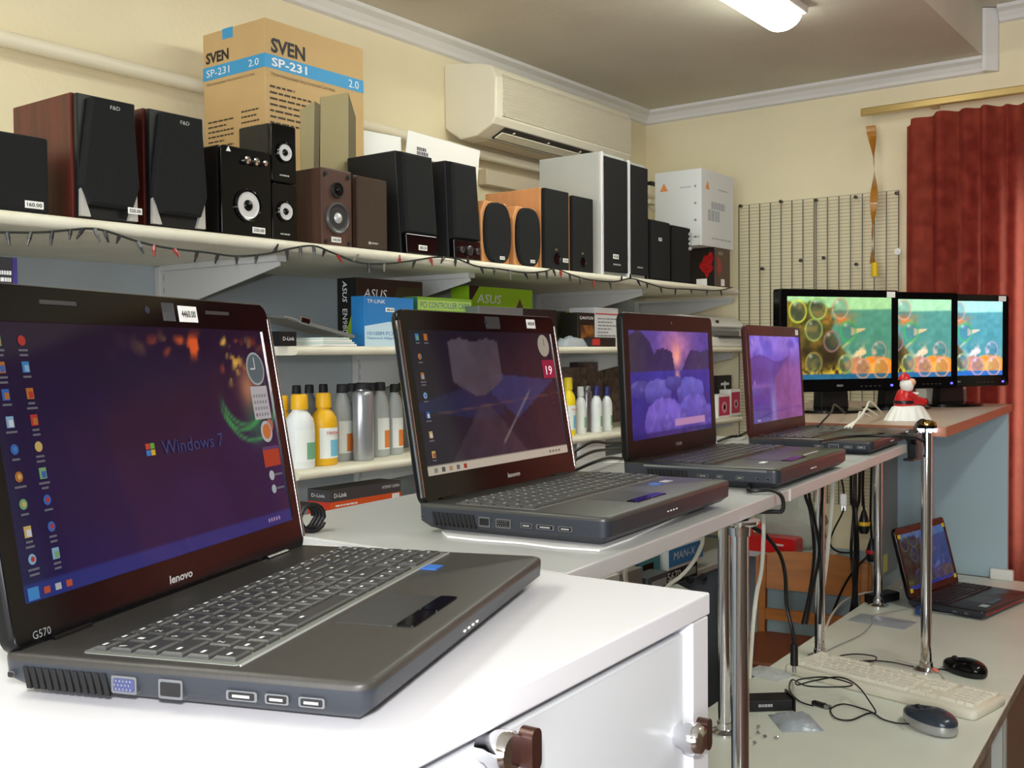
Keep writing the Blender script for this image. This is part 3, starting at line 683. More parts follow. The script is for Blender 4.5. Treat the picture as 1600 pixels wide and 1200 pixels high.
oval('beech satellite speaker with oval black grille next to the black speakers', 759, 800, 311)
oval('beech satellite speaker with oval black grille next to the beech pair', 809, 846, 320)
# 10 beech pair
def beech(label, x0, x1, yt, D, tagged):
    t, W, H = spk(label, x0, x1, yt, XF+.012, D)
    part('cabinet', MB().box(-W/2, W/2, -D/2+.014, D/2, 0, H), oak, t, bevel=.002)
    part('front_panel', MB().box(-W/2+.003, W/2-.001, -D/2, -D/2+.0135, .002, H-.001), cloth_b, t, bevel=.003)
    part('bass_port', MB().lathe([(W*.13, .0), (W*.13, .002), (W*.105, .0025), (W*.095, .0005), (.001, .0002)], 20, axis='-y'), black_g, t, (0, -D/2-.0003, H*.14), smooth=40)
    lines_panel(1, mat('bronze_print', (140, 110, 70), .5), t, (0, -D/2-.0006, H*.24), FRONT, .02, .01, .006, 4)
    if tagged: price(t, (W*.33, -D/2-.0008, H*.13), FRONT, '230', .028, .012)
beech('beech loudspeaker with black front and round port, tagged', 850, 889, 292, .22, True)
beech('beech loudspeaker with black front beside the tall silver speaker', 894, 927, 304, .22, False)
# 11 tall silver pair
grey_s = mat('silver_grey_board', (176, 180, 176), .45)
def silver(label, x0, x1, yt, D, tagged):
    t, W, H = spk(label, x0, x1, yt, XF+.018, D)
    part('cabinet', MB().box(-W/2, W/2, -D/2+.01, D/2, 0, H), grey_s, t, bevel=.002)
    part('side_trim', MB().box(-W/2, -W/2+.013, -D/2-.002, -D/2+.0095, 0, H), mat('bright_trim', (222, 224, 226), .3, metal=.3), t, bevel=.002)
    part('grille', MB().box(-W/2+.0135, W/2-.001, -D/2-.004, -D/2+.0095, .012, H-.012), cloth_b, t, bevel=.003)
    lines_panel(1, silver_p, t, (W*.05, -D/2-.0048, .034), FRONT, W*.3, .01, .005, 9)
    if tagged: price(t, (-.0, -D/2-.005, .062), FRONT, '420', .034, .015)
silver('tall silver sided loudspeaker with a price tag', 939, 979, 236, .24, True)
silver('tall silver sided loudspeaker without a tag beside the small black ones', 981, 1011, 250, .22, False)
# 12 small black pair
def small_black(label, x0, x1, yt, knobs):
    t, W, H = spk(label, x0, x1, yt, XF+.022, .16)
    part('cabinet', MB().box(-W/2, W/2, -.068, .08, 0, H), black_p, t, bevel=.003)
    part('grille', MB().box(-W/2+.006, W/2-.002, -.08, -.0685, .004, H-.004), cloth_b, t, bevel=.003)
    if knobs:
        for k in range(4): part('control_knob', MB().lathe([(.007, 0), (.006, .008), (.001, .0085)], 12, axis='-y'), silver_p, t, (W*.42, -.0805, H*(.62+.085*k)), smooth=40)
    else: price(t, (-.005, -.0808, H*.68), FRONT, '85', .022, .011)
small_black('small black loudspeaker with a white tag', 1017, 1047, 341, False)
small_black('small black loudspeaker with a column of silver knobs', 1051, 1079, 350, True)
# 13 cartons at the shelf end
def carton(label, xl, xc, xr, yt, xf, zb, mtl, Dmax, zt=None):
    c = vx(xc, yt, xf); r_ = vx(xr, yt, xf)
    W = r_.y-c.y; H = c.z-zb; D = Dmax
    return thing('carton', label, 'cardboard box', (xf-D/2, (c.y+r_.y)/2, zb+.0005), 90), W, H, D
zt_ = vx(1117, 386, -1.79).z
t, W, H, D = carton('black and red carton under the white box', 0, 1117, 1142, 386, -1.79, ZT, None, .26)
W = .135; t.location.y = vx(1117, 400, -1.79).y+W/2; D = .2; t.location.x = -1.79-D/2
part('box', MB().box(-W/2, W/2, -D/2, D/2, 0, H), mat('black_print_card', (28, 22, 22), .35), t, bevel=.0015)
panel('printed_side', W*.98, H*.98, mat('brown_print', (84, 62, 50), .4), t, (0, -D/2-.0001, H/2), FRONT)
redf = mat('red_foil', (200, 40, 44), .2, metal=.6, bump=.6, bscale=60)
sp = []
for k in range(22):
    a = 2*math.pi*k/22; rr = .030*(1+.16*math.sin(3*a+1)+.13*math.sin(7*a)+.1*math.sin(5*a+2)); sp.append((rr*.9*math.cos(a), rr*1.4*math.sin(a)-rr*.3*math.cos(a)))
part('red_picture', MB().prism(sp, -W/2-.003, -W/2, 'x'), redf, t, (0, -D*.34, H*.58))
part('red_picture', MB().prism([(x*.8, z*.8) for x, z in sp], -D/2-.002, -D/2, 'y'), mat('dull_red_print', (150, 50, 44), .4), t, (-W*.25, 0, H*.55))
lines_panel(1, ink_w, t, (-W/2-.0006, D*.2, H*.82), LEFT, D*.3, .02, .013, 12); lines_panel(1, mat('dim_ink', (150, 140, 128), .6), t, (-W*.1, -D/2-.001, H*.82), FRONT, W*.4, .02, .013, 13)
panel('price_tag', .045, .028, paper, t, (-W/2-.0005, -D*.22, H*.14), LEFT); panel('price_tag', .03, .026, paper, t, (W*.0, -D/2-.001, H*.14), FRONT)
panel('printed_spot', .04, .036, redf, t, (-W/2-.0005, D*.27, H*.42), LEFT)
zb2 = ZT+.001+H
c = vx(1096, 262, -1.80); W = .285; D = .20; H2 = c.z-zb2
wb = mat('white_card_box', (222, 224, 226), .6)
t2 = thing('carton', 'white carton with orange triangles on top of the black and red one', 'cardboard box', (-1.80-D/2, c.y+W/2, zb2), 90)
part('box', MB().box(-W/2, W/2, -D/2, D/2, 0, H2), wb, t2, bevel=.002)
org = mat('orange_print_tri', (232, 150, 90), .6); pg = mat('pale_grey_print', (176, 182, 190), .7)
part('triangle_mark', MB().prism([(-.018, 0), (.018, 0), (0, .032)], -.0007, 0, 'y'), org, t2, (-W*.32, -D/2, H2-.075))
part('triangle_mark', MB().prism([(-.018, 0), (.018, 0), (0, .032)], -.0007, 0, 'x'), org, t2, (-W/2, D*.30, H2-.075))
lines_panel(1, pg, t2, (0, -D/2-.0008, H2*.50), FRONT, W*.42, .03, .028, 33); lines_panel(1, pg, t2, (0, -D/2-.0008, H2*.34), FRONT, W*.62, .04, .042, 31)
lines_panel(1, pg, t2, (W*.2, -D/2-.0008, H2-.07), FRONT, W*.4, .01, .006, 3); lines_panel(1, pg, t2, (-W/2-.0008, -D*.25, H2-.07), LEFT, D*.4, .01, .006, 4)
lines_panel(1, pg, t2, (W*.1, -D/2-.0008, .03), FRONT, W*.6, .01, .006, 5); lines_panel(1, pg, t2, (-W/2-.0008, -D*.3, .03), LEFT, D*.35, .01, .006, 6)
for k in range(4): part('staple', MB().box(-W/2-.001, -W/2+.0, -D/2+.022, -D/2+.03, H2*(.1+.22*k), H2*(.1+.22*k)+.008), steel, t2)

# ------------------------------------------------------------------ goods on the middle shelf
def box_on(label, x0, x1, yt, xf, D, zb, mt, name='product_box', rz=90, cat='box', group=None):
    W, H, loc = place(x0, x1, yt, xf, D, zb+.0005)
    t = thing(name, label, cat, loc, rz, group)
    part('box', MB().box(-W/2, W/2, -D/2, D/2, 0, H), mt, t, bevel=.001)
    return t, W, H, D
lime = mat('lime_print', (150, 196, 34), .4); dkgreen = mat('dark_green_print', (40, 52, 30), .4); bluep = mat('blue_box_print', (40, 122, 190), .4)
t, W, H, D = box_on('black graphics card box with green flash behind the blue box', 557, 660, 433, -1.90, .07, ZM, mat('black_card', (26, 28, 26), .35))
text('ASUS', W*.33, .022, ink_w, t, (-W*.23, -D/2-.0006, H*.78), FRONT, .2)
part('green_flash', MB().prism([(-W/2, .0), (-W*.0, .0), (-W*.0, H*.5), (-W*.3, H*.62), (-W/2, H*.45)], -D/2-.0004, -D/2, 'y'), lime, t)
part('green_flash', MB().prism([(-D/2, .0), (D*.3, 0), (-D/2, H*.7)], -W/2-.0004, -W/2, 'x'), lime, t)
part('green_glow', MB().prism([(W*.0, H*.55), (W*.48, H*.4), (W*.48, H*.9), (W*.1, H*.9)], -D/2-.0004, -D/2, 'y'), dkgreen, t)
text('ASUS', H*.30, .016, ink_w, t, (-W/2-.0008, D*.1, H*.8), (R(90), R(90), R(-90)), .2); text('EN9800', H*.42, .017, ink_w, t, (-W/2-.0008, D*.1, H*.34), (R(90), R(90), R(-90)))
t, W, H, D = box_on('blue network adapter box in front of the graphics card box', 569, 646, 462, -1.80, .045, ZM, bluep)
part('pale_sky', MB().prism([(-W/2, 0), (W/2, 0), (W/2, H*.38), (0, H*.5), (-W/2, H*.4)], -D/2-.0004, -D/2, 'y'), mat('pale_blue_print', (190, 214, 228), .5), t)
text('TP-LINK', W*.36, .009, ink_w, t, (-W*.27, -D/2-.0008, H*.9), FRONT); text('10/100M PCI', W*.5, .009, bluep, t, (-W*.2, -D/2-.001, H*.26), FRONT); text('Network Adapter', W*.6, .008, bluep, t, (-W*.15, -D/2-.001, H*.16), FRONT)
price(t, (0, -D/2-.0006, H*.74), FRONT, '48.00', .03, .01)
t, W, H, D = box_on('green controller card box in the middle of the shelf', 652, 737, 463, -1.84, .05, ZM, mat('green_box_print', (140, 188, 70), .45))
panel('title_band', W*.98, .026, mat('pale_green_print', (190, 222, 120), .5), t, (0, -D/2-.0002, H*.84), FRONT)
text('PCI CONTROLLER CARD', W*.9, .016, mat('teal_print', (46, 110, 140), .5), t, (0, -D/2-.0012, H*.84), FRONT); price(t, (W*.2, -D/2-.0008, H*.68), FRONT, '70.00', .03, .01)
panel('teal_edge', D, H*.98, mat('teal_side', (60, 130, 110), .5), t, (-W/2-.0001, 0, H/2), LEFT)
t, W, H, D = box_on('lime green graphics card box beside the controller card box', 733, 832, 446, -1.93, .07, ZM, lime)
part('black_corner', MB().prism([(-W/2, H*.7), (-W*.35, H), (-W/2, H)], -D/2-.0004, -D/2, 'y'), black_p, t); text('ASUS', W*.36, .026, ink_w, t, (-W*.2, -D/2-.0007, H*.8), FRONT, .2)
part('animal_figure', MB().prism([(.0, 0), (.035, 0), (.04, .03), (.02, .06), (.0, .03)], -.0005, 0, 'y'), mat('brown_fig', (92, 70, 50), .5), t, (W*.22, -D/2-.0002, H*.5))
t, W, H, D = box_on('flat grey optical drive lying on the middle shelf', 748, 868, 478, -1.79, .045, ZM, mat('grey_metal_case', (120, 124, 130), .4, metal=.5), 'optical_drive', cat='drive')
part('drive_front', MB().box(W*.05, W/2, -D/2-.004, -D/2, .001, H-.001), black_p, t); part('eject_button', MB().box(W*.36, W*.42, -D/2-.006, -D/2-.004, .012, .017), dark_g, t)
t, W, H, D = box_on('black box with an orange picture on the middle shelf', 903, 929, 488, -1.80, .07, ZM, mat('black_card2', (30, 24, 22), .4))
panel('picture', W*.8, H*.55, mat('orange_picture', (156, 96, 40), .5, noise=1, scale=30, rgb2=(60, 34, 20)), t, (.005, -D/2-.0002, H*.36), FRONT); text('CANYON', W*.8, .01, ink_w, t, (0, -D/2-.0008, H*.85), FRONT)
t, W, H, D = box_on('dark green box standing behind the black boxes', 872, 902, 486, -1.92, .06, ZM, dkgreen)
part('green_flash', MB().prism([(-W/2, H*.2), (W*.3, H*.5), (W*.45, H), (-W*.1, H)], -D/2-.0004, -D/2, 'y'), lime, t)
t, W, H, D = box_on('pale grey printed box with a red line', 930, 966, 480, -1.80, .10, ZM, mat('pale_grey_card', (206, 206, 208), .5))
panel('red_line', W, .004, mat('red_line_print', (196, 70, 70), .5), t, (0, -D/2-.0002, H*.84), FRONT); lines_panel(6, mat('grey_lines', (120, 120, 124), .6), t, (0, -D/2-.0006, H*.7), FRONT, W*.8, .011, .004, 2)
t, W, H, D = box_on('flat black and red box lying in front of the grey box', 925, 962, 527, -1.765, .03, ZM, mat('black_card3', (36, 28, 28), .4))
panel('red_end', W*.3, H*.7, mat('red_card', (190, 50, 44), .5), t, (-W*.33, -D/2-.0002, H*.5), FRONT)
foil = mat('antistatic_foil', (190, 200, 212), .3, metal=.35, bump=.5, bscale=28)
def bag(label, p, rz, w, d, h, mt=foil, cat='bag', name='antistatic_bag', seed=0):
    rnd = random.Random(seed); n, k = 12, 8; vs = []; fs = []
    for s in (0, 1):
        for j in range(k+1):
            for i in range(n+1):
                u, v = i/n, j/k; e = min(1, 6*min(u, 1-u))*min(1, 6*min(v, 1-v))
                z = h*e*(.55+.45*math.sin(math.pi*u)*math.sin(math.pi*v))*(.8+.4*rnd.random()) if s else 0
                vs.append(((u-.5)*w, (v-.5)*d, z+.0012*s))
    N1 = (n+1)*(k+1)
    for j in range(k):
        for i in range(n):
            a = j*(n+1)+i; fs += [(a, a+1, a+n+2, a+n+1), (N1+a, N1+a+1, N1+a+n+2, N1+a+n+1)]
    rim = [i for i in range(n+1)]+[j*(n+1)+n for j in range(1, k+1)]+[k*(n+1)+i for i in range(n-1, -1, -1)]+[j*(n+1) for j in range(k-1, 0, -1)]
    for a, b_ in zip(rim, rim[1:]+rim[:1]): fs.append((a, b_, N1+b_, N1+a))
    o = part(name, MB().add(vs, fs), mt, None, p, (0, 0, R(rz)), smooth=50)
    return tag(o, label, cat)
q = vx(897, 535, -1.79); bag('crumpled silver antistatic bag at the edge of the middle shelf', (-1.80, q.y, ZM+.0005), 95, .17, .05, .028, seed=3)
# silver gadget and papers at the shelf end near the first laptop
g = vx(475, 537, -1.84)
t = thing('tilted_silver_tray', 'silver metal tray leaning on the end of the middle shelf', 'tray', (-1.86, g.y, ZM+.0005), 90)
tr_ = MB().box(-.11, .11, -.08, .08, 0, .008); part('plate', tr_, mat('grey_silver', (150, 152, 154), .3, metal=.7), t, (0, 0, .046), (R(5), R(11), 0), bevel=.003)
part('knob_block', MB().box(-.07, -.04, -.088, -.08, -.004, .012), chrome, t, (0, 0, .05), (R(5), R(11), 0), bevel=.003)
t = thing('paper_stack', 'small stack of pale cards at the end of the middle shelf', 'cards', (-1.80, vx(507, 530, -1.80).y, ZM+.0005), 92)
for k in range(4): part('card', MB().box(-.05, .06-.008*k, -.045, .04, .005*k, .005*k+.0045), [paper, mat('pale_green_card', (206, 222, 214), .6)][k % 2], t)
t, W, H, D = box_on('small black box with white lettering under the silver tray', 420, 446, 517, -1.775, .03, ZM, black_p, 'small_box')
t.location.y += .032
text('D-Link', W*.7, .008, ink_w, t, (0, -D/2-.0006, H*.5), FRONT)
# small grey printer at the far end
p0 = vx(1108, 492, -1.86); p1 = vx(1161, 492, -1.86); W = .34
t = thing('printer', 'small white printer at the end of the middle shelf', 'printer', (-1.98, min(p1.y, 4.03)-W/2, ZM+.0005), 90)
H = vx(1120, 492, -1.86).z-ZM
pp = [(.2, 0), (-.20, 0), (-.20, H*.28), (-.165, H*.34), (-.165, H*.52), (-.185, H*.62), (-.15, H*.9), (-.06, H), (.2, H)]
part('body', MB().prism(pp, -W/2, W/2, 'x'), white_p, t, bevel=.006)
part('paper_slot', MB().box(-W/2+.04, W/2-.03, -.172, -.1651, H*.35, H*.5), mat('slot_grey', (120, 122, 120), .4), t); part('paper_tray', MB().box(-W/2+.05, W/2-.04, -.215, -.1652, H*.30, H*.33), dark_g, t)
part('button', MB().cyl((-W*.2, -.178, H*.76), .006, .01, 12, 'y'), dark_g, t)
# box behind the first laptop's lid
t, W, H, D = box_on('dark box with white lettering behind the first laptop', -70, 26, 396, -1.80, .08, ZM, mat('dark_grey_card', (52, 50, 56), .45))
lines_panel(2, ink_w, t, (W*.25, -D/2-.0006, H*.80), FRONT, W*.3, .012, .007, 30); panel('price_tag', .03, .02, paper, t, (W*.28, -D/2-.0005, H*.55), FRONT)
panel('violet_edge', .008, H, mat('violet_print', (64, 50, 130), .5), t, (W/2-.004, -D/2-.0003, H/2), FRONT)

# ------------------------------------------------------------------ bottles
yel = mat('yellow_plastic', (232, 178, 30), .4); yelb = mat('bright_yellow_plastic', (240, 214, 40), .4)
whb = mat('white_bottle', (226, 230, 232), .4); gryb = mat('grey_bottle', (176, 182, 182), .4); blk = black_m; navy = mat('navy_plastic', (44, 46, 110), .4)
silv = mat('silver_bottle', (168, 172, 178), .28, metal=.6)
def bottle(label, xc, yt, wpx, xf, body, capm, style, zb=ZBT, group=None, lab=None):
    """xc = centre pixel, wpx = apparent width"""
    a = vx(xc-wpx/2, yt, xf); b_ = vx(xc+wpx/2, yt, xf); c = vx(xc, yt, xf)
    dx = math.dist((0, 0), (xf, c.y)); r = wpx/CAM_F*abs(np.dot(np.array([xf, c.y, 0]), FW))/2
    H = c.z-zb-.0005
    t = thing('bottle', label, 'bottle', (xf-r*.5, c.y, zb+.0005), 90, group)
    sh = {'round': .72, 'tall': .86, 'cyl': .9}[style]; nr = {'round': .44, 'tall': .42, 'cyl': .5}[style]
    if style == 'cyl': pr = [(r*.93, 0), (r, .004), (r, H*.84), (r*.92, H*.88), (r*.6, H*.9), (r*.6, H*.92)]
    elif style == 'tall': pr = [(r*.92, 0), (r, .005), (r, H*.60), (r*.95, H*.70), (r*.75, H*.80), (r*.48, H*.86), (r*.45, H*.89)]
    else: pr = [(r*.92, 0), (r, .005), (r, H*.58), (r*.93, H*.66), (r*.7, H*.73), (r*.5, H*.77), (r*.48, H*.80)]
    sy = .7 if style == 'tall' else .85
    part('body', MB().lathe(pr, 24, sy=sy), body, t, smooth=50)
    zc = pr[-1][1]-.001; rc = pr[-1][0]*1.12
    part('cap', MB().lathe([(rc, zc), (rc*1.02, zc+.002), (rc*.97, H-.003), (rc*.85, H)], 20, sy=1), capm, t, smooth=40)
    if lab:
        lm, lm2, txt_ = lab
        z0, z1 = H*.10, H*.52
        b = MB(); Ls = []
        for k in range(11):
            an = R(-145+110*k/10); rr = r*1.012
            Ls.append([(rr*math.cos(an), rr*math.sin(an)*sy, z0), (rr*math.cos(an), rr*math.sin(an)*sy, z1), (rr*.985*math.cos(an), rr*.985*math.sin(an)*sy, z1), (rr*.985*math.cos(an), rr*.985*math.sin(an)*sy, z0)])
        l_ = part('label', b.loops(Ls), lm, t, smooth=40)
        b = MB(); Ls = []
        for k in range(6):
            an = R(-100+60*k/5); rr = r*1.02
            Ls.append([(rr*math.cos(an), rr*math.sin(an)*sy, z0+.004), (rr*math.cos(an), rr*math.sin(an)*sy, z0+(z1-z0)*.6), (rr*.985*math.cos(an), rr*.985*math.sin(an)*sy, z0+(z1-z0)*.6), (rr*.985*math.cos(an), rr*.985*math.sin(an)*sy, z0+.004)])
        part('label_block', b.loops(Ls), lm2, l_, smooth=40)
        if txt_: text(txt_, r*1.1, r*.28, mat('red_text', (200, 50, 50), .6), l_, (0, -r*sy*1.03-.001, z0+(z1-z0)*.85), FRONT)
    return t
BX = -1.80
wl = mat('white_label', (232, 236, 234), .6); gl = mat('green_label_print', (120, 176, 140), .6); ol = mat('orange_label', (222, 130, 60), .6); bl = mat('sky_label', (120, 190, 220), .6)
bottle('white toner bottle with yellow cap and navy collar', 476, 616, 50, BX+.01, whb, yel, 'round', lab=(wl, gl, None))
bottle('yellow toner bottle with a white and blue label', 513, 614, 46, BX, yel, yel, 'round', lab=(wl, bl, 'Hemei'))
bottle('grey oval bottle with orange label beside the yellow one', 541, 600, 36, BX-.04, gryb, blk, 'tall', lab=(wl, ol, None))
bottle('tall silver cylinder bottle with black cap', 573, 598, 36, BX, silv, blk, 'cyl')
bottle('grey bottle with orange label beside the silver cylinder', 600, 597, 32, BX-.03, gryb, blk, 'tall', lab=(wl, ol, None))
bottle('grey bottle with orange label next to the second laptop lid', 622, 600, 30, BX-.04, gryb, blk, 'tall', lab=(wl, ol, None))
bottle('yellow bottle half hidden behind the first laptop lid', 447, 618, 34, BX-.05, yel, yel, 'round')
for i, (x, y_) in enumerate(((468, 602), (488, 601), (510, 600), (555, 599), (588, 598), (634, 598))):
    bottle(['dark capped bottle in the rear row behind the white toner bottle', 'dark capped bottle in the rear row between the white and yellow bottles', 'dark capped bottle in the rear row behind the yellow toner bottle', 'dark capped bottle in the rear row behind the silver cylinder', 'dark capped bottle in the rear row behind the grey oval bottles', 'dark capped bottle in the rear row next to the film wrapped lid'][i], x, y_, 28, BX-.16, mat('dark_grey_bottle', (110, 112, 112), .4), blk, 'tall', group='rear row of toner bottles')
bottle('bright yellow bottle with blue label between the second and third laptops', 893, 590, 26, BX, yelb, yelb, 'round', lab=(wl, bl, 'Hemei'))
bottle('white oval bottle beside the bright yellow one', 911, 604, 20, BX-.01, whb, whb, 'round', lab=(wl, gl, None))
bottle('slim grey cylinder bottle between white bottles', 921, 603, 17, BX-.05, silv, silv, 'cyl')
bottle('white bottle with navy cap beside the grey cylinder', 936, 603, 20, BX, whb, navy, 'round', lab=(wl, gl, None))
bottle('white bottle with navy cap next to the third laptop', 952, 604, 19, BX-.005, whb, navy, 'round', lab=(wl, gl, None))
darkp = mat('dark_mottled_print', (52, 46, 46), .5, noise=1, scale=35, rgb2=(120, 96, 84))
for i, (x0, x1, yt, lb) in enumerate(((896, 918, 574, 'dark mottled box behind the bright yellow bottle'), (919, 942, 566, 'dark mottled box behind the navy capped bottles'), (944, 972, 562, 'dark mottled box next to the third laptop lid'))):
    box_on(lb, x0, x1, yt, -2.02, .08, ZBT, darkp)
t, W, H, D = box_on('black picture card with a white cross standing on the bottle shelf', 1122, 1143, 587, -1.88, .02, ZBT, black_m, 'picture_card', cat='card')
H0 = H; panel('cross_stem', .012, H*.7, ink_w, t, (0, -D/2-.0002, H*.5)); panel('cross_arm', W*.6, .01, ink_w, t, (0, -D/2-.0003, H*.78))
pink = mat('magenta_print', (190, 40, 84), .5)
for x0, x1, yt, xf, lb in ((1122, 1141, 617, -1.78, 'white box with magenta picture at the end of the bottle shelf'), (1142, 1157, 609, -1.80, 'magenta box next to the white edged one')):
    t, W, H, D = box_on(lb, x0, x1, yt, xf, .05, ZBT, paper)
    panel('picture', W*.86, H*.8, pink, t, (0, -D/2-.0002, H*.5)); part('ring_picture', MB().lathe([(W*.2, 0), (W*.2, .0012), (W*.1, .0012), (W*.1, 0)], 18, axis='-y'), mat('pale_pink', (222, 150, 170), .5), t, (0, -D/2-.0008, H*.45))
# orange camera box on the low shelf
q0 = vx(515, 767, -1.79); q1 = vx(626, 757, -1.79)
W = q1.y-q0.y; H = q0.z-ZL-.0; D = .075; HO = vx(515, 786, -1.79).z-ZL
t = thing('product_box', 'long black and orange camera box on the low shelf', 'box', (-1.79-D/2, (q0.y+q1.y)/2, ZL+.0005), 90)
gk = mat('dark_grey_print', (70, 68, 70), .45); ork = mat('orange_red_print', (224, 88, 36), .45)
part('box', MB().box(-W/2, W/2, -D/2, D/2, 0, H), gk, t, bevel=.001)
panel('orange_front', W, HO, ork, t, (0, -D/2-.0002, HO/2)); panel('orange_side', D, HO, mat('red_print', (206, 60, 36), .45), t, (-W/2-.0002, 0, HO/2), LEFT)
text('D-Link', W*.17, .010, ink_w, t, (-W*.36, -D/2-.001, (H+HO)/2), bold=.02); text('D-Link', D*.6, .008, ink_w, t, (-W/2-.001, 0, (H+HO)/2), LEFT); text('INTERNET CAMERA', W*.26, .007, ink_w, t, (W*.35, -D/2-.001, (H+HO)/2+.003))
lines_panel(2, ink_w, t, (-W*.28, -D/2-.0012, HO-.012), FRONT, W*.3, .010, .004, 2); panel('small_picture', .026, .02, paper, t, (W*.42, -D/2-.0006, HO-.012))
t, W, H, D = box_on('white price card leaning on the low shelf behind the second laptop', 906, 946, 684, -1.79, .012, 1.0, paper, 'price_card', cat='card')
lines_panel(1, mat('red_text', (200, 50, 50), .6), t, (W*.1, -D/2-.0006, H*.9), FRONT, W*.5, .01, .006, 14)
# ------------------------------------------------------------------ pictures for the screens (procedural, vertex coloured)
def vnoise(u, v, fx, fy, seed):
    rs = np.random.RandomState(seed); g = rs.rand(int(fy)+3, int(fx)+3)
    x = u*fx; y = v*fy; i = x.astype(int); j = y.astype(int); a = x-i; b = y-j
    a = a*a*(3-2*a); b = b*b*(3-2*b)
    return (g[j, i]*(1-a)+g[j, i+1]*a)*(1-b)+(g[j+1, i]*(1-a)+g[j+1, i+1]*a)*b
def fbm(u, v, f, seed): return (vnoise(u, v, f, f*.65+1, seed)+.5*vnoise(u, v, f*2, f*1.3+1, seed+1)+.25*vnoise(u, v, f*4, f*2.6+1, seed+2))/1.75
def blob(u, v, cx, cy, rx, ry, p=2): return np.exp(-(np.abs((u-cx)/rx)**p+np.abs((v-cy)/ry)**p))
def sm(a, b, x): t = np.clip((x-a)/(b-a), 0, 1); return t*t*(3-2*t)
def mixc(c, m_, col): return c*(1-m_[..., None])+np.array(col, float)*m_[..., None]
def base(u, v, c0, c1): return np.array(c0, float)*(1-v[..., None])+np.array(c1, float)*v[..., None]
def pic_win(u, v):
    c = base(u, v, (18, 18, 66), (26, 14, 34)); c = c*(.8+.4*fbm(u, v, 5, 1))[..., None]
    c = mixc(c, .35*blob(u, v, .55, .78, .3, .16), (44, 40, 62))
    cl = sm(.55, .72, fbm(u, v, 18, 5)); path = blob(u, v, .72, .915+.0*u, .20, .05)+blob(u, v, .83, .82, .05, .1)
    c = mixc(c, np.clip(cl*path*1.5, 0, 1), (206, 84, 36)); c = mixc(c, np.clip(sm(.62, .75, fbm(u, v, 26, 9))*path, 0, .9), (226, 176, 70))
    c = mixc(c, .75*blob(u, v, .885, .70, .045, .11), (196, 130, 84))
    for k, (cx, cy) in enumerate(((.84, .66), (.86, .70), (.88, .64))):
        d = np.abs(np.hypot((u-cx)/1.0, (v-cy)*.62)-.10-.012*k); c = mixc(c, .6*np.exp(-(d/.006)**2)*sm(.05, -.08, (v-cy)-(u-cx)*.3)*sm(.68, .74, u), (50, 190, 80))
    c = mixc(c, .55*blob(u, v, .90, .52, .05, .1), (20, 120, 70))
    c = mixc(c, sm(.062, .058, v)*.85, (24, 44, 112)); return c
def pic_facet_reflections(u, v):  # dark blue facets; room reflections are painted into this screen picture
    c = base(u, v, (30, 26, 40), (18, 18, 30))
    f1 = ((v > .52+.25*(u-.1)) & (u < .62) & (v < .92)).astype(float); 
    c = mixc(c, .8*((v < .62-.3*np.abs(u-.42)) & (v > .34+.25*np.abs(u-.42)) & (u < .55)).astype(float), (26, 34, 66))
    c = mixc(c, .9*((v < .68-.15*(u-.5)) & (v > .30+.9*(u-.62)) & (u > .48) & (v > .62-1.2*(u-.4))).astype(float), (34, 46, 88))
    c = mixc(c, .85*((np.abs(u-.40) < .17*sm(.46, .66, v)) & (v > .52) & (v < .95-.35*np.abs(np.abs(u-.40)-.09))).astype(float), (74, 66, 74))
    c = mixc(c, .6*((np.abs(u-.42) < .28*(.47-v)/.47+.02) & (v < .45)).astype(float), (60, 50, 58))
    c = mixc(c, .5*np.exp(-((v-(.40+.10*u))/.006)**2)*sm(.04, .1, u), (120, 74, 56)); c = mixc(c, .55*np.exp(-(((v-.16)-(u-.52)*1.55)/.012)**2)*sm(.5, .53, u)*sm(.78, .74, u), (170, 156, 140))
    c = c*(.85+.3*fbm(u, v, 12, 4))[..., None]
    c = mixc(c, sm(.062, .058, v), (176, 166, 150)); return c
